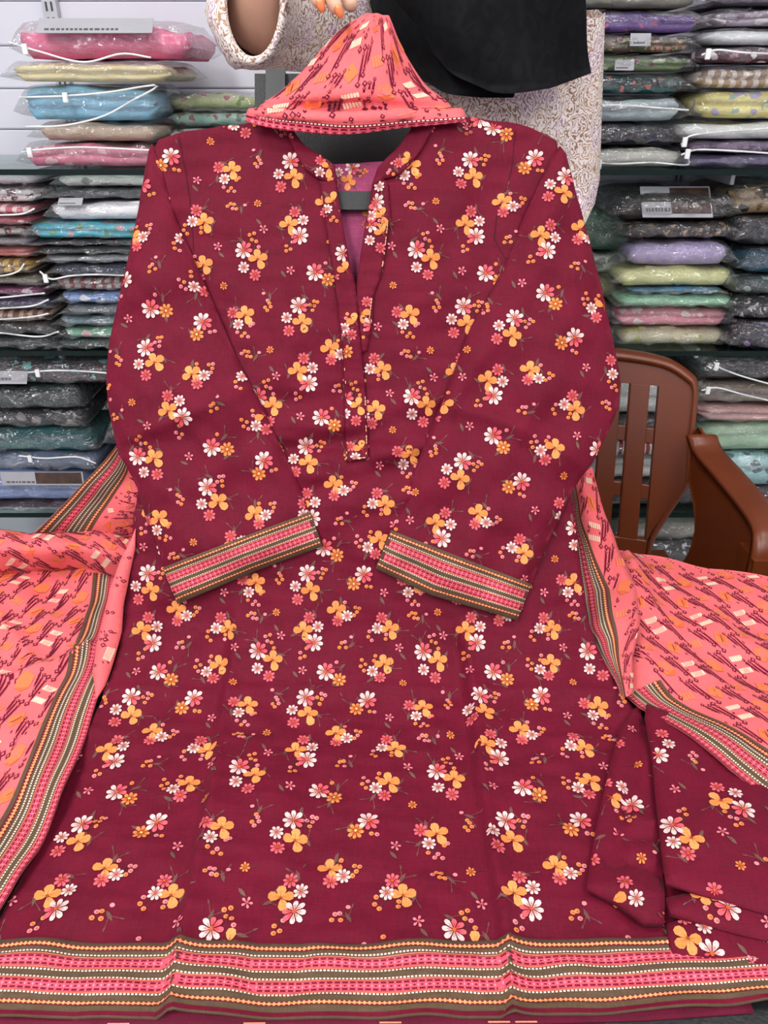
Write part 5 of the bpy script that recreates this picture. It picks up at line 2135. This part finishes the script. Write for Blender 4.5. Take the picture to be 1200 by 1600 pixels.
def khimar_mat():
    m, nt, b = new_mat('black_jacquard')
    tc = nd(nt, 'ShaderNodeTexCoord')
    nz = nd(nt, 'ShaderNodeTexNoise')
    nz.inputs['Scale'].default_value = 30
    nz.inputs['Detail'].default_value = 2
    nz.inputs['Distortion'].default_value = 2.2
    nt.links.new(tc.outputs['Object'], nz.inputs['Vector'])
    r = nd(nt, 'ShaderNodeValToRGB')
    r.color_ramp.elements[0].position = .46
    r.color_ramp.elements[1].position = .54
    r.color_ramp.elements[0].color = col4((7, 8, 11))
    r.color_ramp.elements[1].color = col4((12, 13, 16))
    nt.links.new(nz.outputs['Fac'], r.inputs['Fac'])
    nt.links.new(r.outputs['Color'], b.inputs['Base Color'])
    mr = nd(nt, 'ShaderNodeMapRange')
    mr.inputs['To Min'].default_value = .85
    mr.inputs['To Max'].default_value = .55
    nt.links.new(nz.outputs['Fac'], mr.inputs['Value'])
    nt.links.new(mr.outputs[0], b.inputs['Roughness'])
    b.inputs['Specular IOR Level'].default_value = .12
    return m


m_dress = dress_mat()
m_khimar = khimar_mat()
PX = at_y(690, 150, 1.42)[0]
PER = empty('person', (PX, 1.46, 0))
tag(PER, 'person in white floral dress and black shawl holding up the coral dupatta', 'person')

# body: one skinned mesh (legs, trunk, head, arms, hand)
def J(px, py, Y):
    return tuple(at_y(px, py, Y))


el = J(398, 52, 1.20)
wr = J(432, -118, 1.105)
kn = J(470, -92, 1.06)
verts, radii, edges = [], [], []


def v_(p, r, par=None, ry=None):
    verts.append(tuple(p))
    radii.append((r, ry or r))
    if par is not None:
        edges.append((par, len(verts) - 1))
    return len(verts) - 1


SHZ = 1.50
pel = v_((PX - .17, 1.47, .90), .13, None, .11)
wai = v_((PX - .05, 1.47, 1.10), .12, pel, .09)
che = v_((PX, 1.46, 1.34), .13, wai, .10)
nec = v_((PX, 1.46, 1.52), .055, che)
hd1 = v_((PX, 1.45, 1.60), .075, nec, .085)
hd2 = v_((PX, 1.45, 1.70), .082, hd1, .095)
hd3 = v_((PX, 1.46, 1.77), .05, hd2)
for s in (-1, 1):
    hp = v_((PX - .17 + s * .08, 1.47, .84), .09, pel)
    k_ = v_((PX - .17 + s * .08, 1.46, .48), .058, hp)
    an_ = v_((PX - .17 + s * .08, 1.48, .09), .038, k_)
    v_((PX - .17 + s * .09, 1.36, .035), .032, an_)
shl = v_((PX - .17, 1.45, 1.44), .055, che)
up_ = np.array(el) * .5 + np.array(verts[shl]) * .5
ua = v_(up_ + np.array([0, .03, .03]), .042, shl)
e_ = v_(el, .043, ua)
fa1 = v_(np.array(el) * .62 + np.array(wr) * .38, .049, e_)
fa2 = v_(np.array(el) * .2 + np.array(wr) * .8, .034, fa1)
w0_ = v_(wr, .024, fa2, .03)
pm = v_(kn, .020, w0_, .034)
FT = {}
for nm, chain_ in (('index', [(492, -62, 1.020), (508, -22, .995), (522, 6, .985), (531, 21, .983)]),
                   ('middle', [(480, -58, 1.030), (486, -30, 1.000), (494, -6, .985), (502, 12, .980)]),
                   ('ring', [(466, -60, 1.045), (466, -34, 1.020), (472, -14, 1.005), (478, -2, 1.000)]),
                   ('little', [(454, -66, 1.06), (450, -46, 1.04), (454, -32, 1.025), (460, -24, 1.02)]),
                   ('thumb', [(478, -90, 1.085), (506, -56, 1.09), (532, -14, 1.065), (552, 12, 1.030)])):
    par = pm
    rr = {'thumb': .0105, 'little': .0080}.get(nm, .0092)
    for i, (x, y, Yy) in enumerate(chain_):
        par = v_(J(x, y, Yy), rr * (1.05 - .07 * i), par)
    FT[nm] = verts[par]
shr = v_((PX + .17, 1.45, 1.44), .055, che)
er = v_((PX + .22, 1.50, 1.17), .042, shr)
fr1 = v_((PX + .12, 1.32, 1.02), .034, er)
wrr = v_((PX + .05, 1.25, .97), .024, fr1)
pmr = v_((PX + .01, 1.22, .96), .020, wrr, .032)
for k in range(4):
    f1 = v_((PX - .022 - .004 * k, 1.20 + .002 * k, .985 - .017 * k), .0088, pmr)
    f2 = v_((PX - .054 - .004 * k, 1.19, .978 - .016 * k), .0082, f1)
f1 = v_((PX + .005, 1.20, .995), .0098, pmr)
v_((PX - .015, 1.18, 1.005), .009, f1)

me = bpy.data.meshes.new('body')
off = np.array(PER.location)
me.from_pydata([tuple(np.array(p) - off) for p in verts], edges, [])
bo = bpy.data.objects.new('body', me)
link(bo, PER)
md = bo.modifiers.new('skin', 'SKIN')
md.use_smooth_shade = True
for i, sv in enumerate(me.skin_vertices[0].data):
    sv.radius = radii[i]
    sv.use_root = (i == 0)
sd_ = bo.modifiers.new('sub', 'SUBSURF')
sd_.levels = 2
sd_.render_levels = 2
dg = bpy.context.evaluated_depsgraph_get()
em = bpy.data.meshes.new_from_object(bo.evaluated_get(dg))
bo.modifiers.clear()
bo.data = em
em.materials.clear()
em.materials.append(m_skin)
em.polygons.foreach_set('use_smooth', [True] * len(em.polygons))
for nm in ('index', 'middle'):
    p = np.array(FT[nm])
    mb = MB()
    rings = []
    dn = np.array([.30, 0, -.95])
    sdv = np.array([.95, 0, .30])
    for k in range(5):
        v = k / 4
        hw = .0048 * math.sin(math.pi * (.25 + .6 * v))
        c = p + dn * (-.006 + .012 * v) + np.array([0, -.0088 + .003 * v * v, .001])
        rings.append([tuple(c + sdv * a * hw + np.array([0, bb, 0])) for a, bb in ((-1, .002), (-.5, -.0004), (.5, -.0004), (1, .002), (0, .004))])
    mb.loft(rings, True, True).build('nail', m_nail, bo, True)

# dress: loose tube from the shoulders to the shins
wdr = Wob(71, .16, 10)
mb = MB()
rings = []
for z, rx, ry in ((.22, .20, .19), (.6, .19, .18), (.90, .20, .165), (1.13, .235, .15), (1.30, .232, .15), (1.40, .225, .14), (1.47, .17, .10), (1.52, .07, .07)):
    rg = []
    for k in range(48):
        a = 2 * math.pi * k / 48
        w_ = 1 + .025 * math.sin(a * 9 + z * 3) * (1 if z < 1.4 else .3) + .012 * math.sin(a * 17 + z * 5)
        rg.append((PX - .20 * min(1, max(0, (1.15 - z) / .25)) + rx * w_ * math.cos(a), 1.46 + ry * w_ * math.sin(a), z))
    rings.append(rg)
rr_ = []
for k in range(len(rings) - 1):
    for q in range(4):
        rr_.append([tuple(np.array(a) * (1 - q / 4) + np.array(b2) * (q / 4)) for a, b2 in zip(rings[k], rings[k + 1])])
rr_.append(rings[-1])
mb.loft(rr_).build('dress', m_dress, PER, True)
# right sleeve of the dress turned up at the elbow
def ering(cx, cy, rx, ry, Y, ytilt=0.0, n=36, wv=0.0):
    out = []
    for k in range(n):
        a = 2 * math.pi * k / n
        q = 1 + wv * math.sin(a * 7) + wv * .6 * math.sin(a * 13 + 1)
        out.append(tuple(at_y(cx + rx * q * math.cos(a), cy + ry * q * math.sin(a), Y + ytilt * math.sin(a))))
    return out


rings = [ering(396, 2, 41, 86, 1.118, -.012), ering(396, 2, 46, 94, 1.108, -.012), ering(395, 2, 53, 101, 1.112, -.010, wv=.01), ering(393, 2, 63, 108, 1.130, -.008, wv=.02), ering(392, 0, 70, 112, 1.165, 0, wv=.03),
         ering(398, 0, 72, 110, 1.21, 0, wv=.03), ering(420, 4, 74, 108, 1.26, 0, wv=.03), ering(470, 8, 80, 106, 1.32, 0, wv=.02), ering(540, 12, 84, 110, 1.40, 0), ering(590, 10, 84, 110, 1.46, 0)]
mb = MB().loft(rings)
mb.build('sleeve', m_dress, PER, True)
mb = MB()
lw = Wob(5, .1, 6)
rings = []
shp, elp, frp = np.array(verts[shr]), np.array(verts[er]), np.array(verts[fr1])
for k in range(12):
    v = k / 11
    p = shp * (1 - v * 2) + elp * v * 2 if v < .5 else elp * (2 - 2 * v) + frp * (2 * v - 1)
    r_ = .085 - .02 * v
    rings.append([(p[0] + r_ * math.cos(2 * math.pi * i / 20), p[1] + r_ * math.sin(2 * math.pi * i / 20), p[2] + .01 * math.sin(i)) for i in range(20)])
mb.loft(rings).build('sleeve', m_dress, PER, True)

# black shawl: under layer and over layer, draped round the chest
def shawl(name, rows, sp=.012, seed=81):
    wq = Wob(seed, .14, 8)
    g = np.array([[at_y(x, y, Y) for x, y, Y in r] for r in rows])
    p = Patch(g, sp, lambda a, b2: .006 * wq(a, b2))
    n_u, n_v = p.nu, p.nv
    V = np.concatenate([p.G.reshape(-1, 3), (p.G - p.N * .003).reshape(-1, 3)])
    n = n_u * n_v
    F = []
    ix = lambda i, j: i * n_v + j
    for i in range(n_u - 1):
        for j in range(n_v - 1):
            q = (ix(i, j), ix(i + 1, j), ix(i + 1, j + 1), ix(i, j + 1))
            F.append(q)
            F.append(tuple(a + n for a in q[::-1]))
    per = [ix(i, 0) for i in range(n_u - 1)] + [ix(n_u - 1, j) for j in range(n_v - 1)] + [ix(i, n_v - 1) for i in range(n_u - 1, 0, -1)] + [ix(0, j) for j in range(n_v - 1, 0, -1)]
    for a, b2 in zip(per, per[1:] + per[:1]):
        F.append((a, b2, b2 + n, a + n))
    return mobj(name, V, F, m_khimar, PER, True)


shawl('shawl_under_layer', [
    [(560, -140, 1.34), (650, -150, 1.27), (750, -150, 1.26), (850, -150, 1.28)],
    [(575, -40, 1.33), (660, -40, 1.265), (750, -40, 1.255), (850, -40, 1.275)],
    [(596, 30, 1.325), (670, 40, 1.262), (750, 40, 1.252), (830, 40, 1.275)],
    [(625, 90, 1.31), (690, 100, 1.262), (750, 100, 1.252), (815, 100, 1.275)],
    [(652, 128, 1.30), (700, 145, 1.262), (745, 152, 1.252), (800, 152, 1.275)],
])
sh = shawl('shawl_over_layer', [
    [(566, -160, 1.33), (640, -165, 1.255), (740, -165, 1.235), (840, -160, 1.26), (900, -150, 1.34)],
    [(580, -60, 1.325), (650, -60, 1.25), (740, -60, 1.23), (835, -60, 1.255), (900, -55, 1.335)],
    [(600, 10, 1.315), (665, 20, 1.245), (745, 25, 1.225), (838, 20, 1.25), (906, 15, 1.33)],
    [(618, 40, 1.305), (680, 66, 1.242), (750, 84, 1.222), (842, 80, 1.25), (914, 66, 1.325)],
    [(632, 55, 1.30), (700, 108, 1.24), (770, 143, 1.222), (850, 140, 1.248), (926, 113, 1.32)],
], seed=83)
# hood of the shawl (above the picture)
mb = MB()
rings = []
for z, rx, ry, yo in ((1.46, .19, .15, 1.45), (1.53, .13, .125, 1.455), (1.60, .108, .122, 1.46), (1.68, .108, .125, 1.465), (1.75, .095, .11, 1.47), (1.80, .055, .065, 1.475), (1.815, .01, .012, 1.475)):
    rings.append([(PX + rx * math.cos(2 * math.pi * k / 28), yo + .012 + ry * math.sin(2 * math.pi * k / 28), z) for k in range(28)])
mb.loft(rings, False, True).build('hood', m_khimar, PER, True)
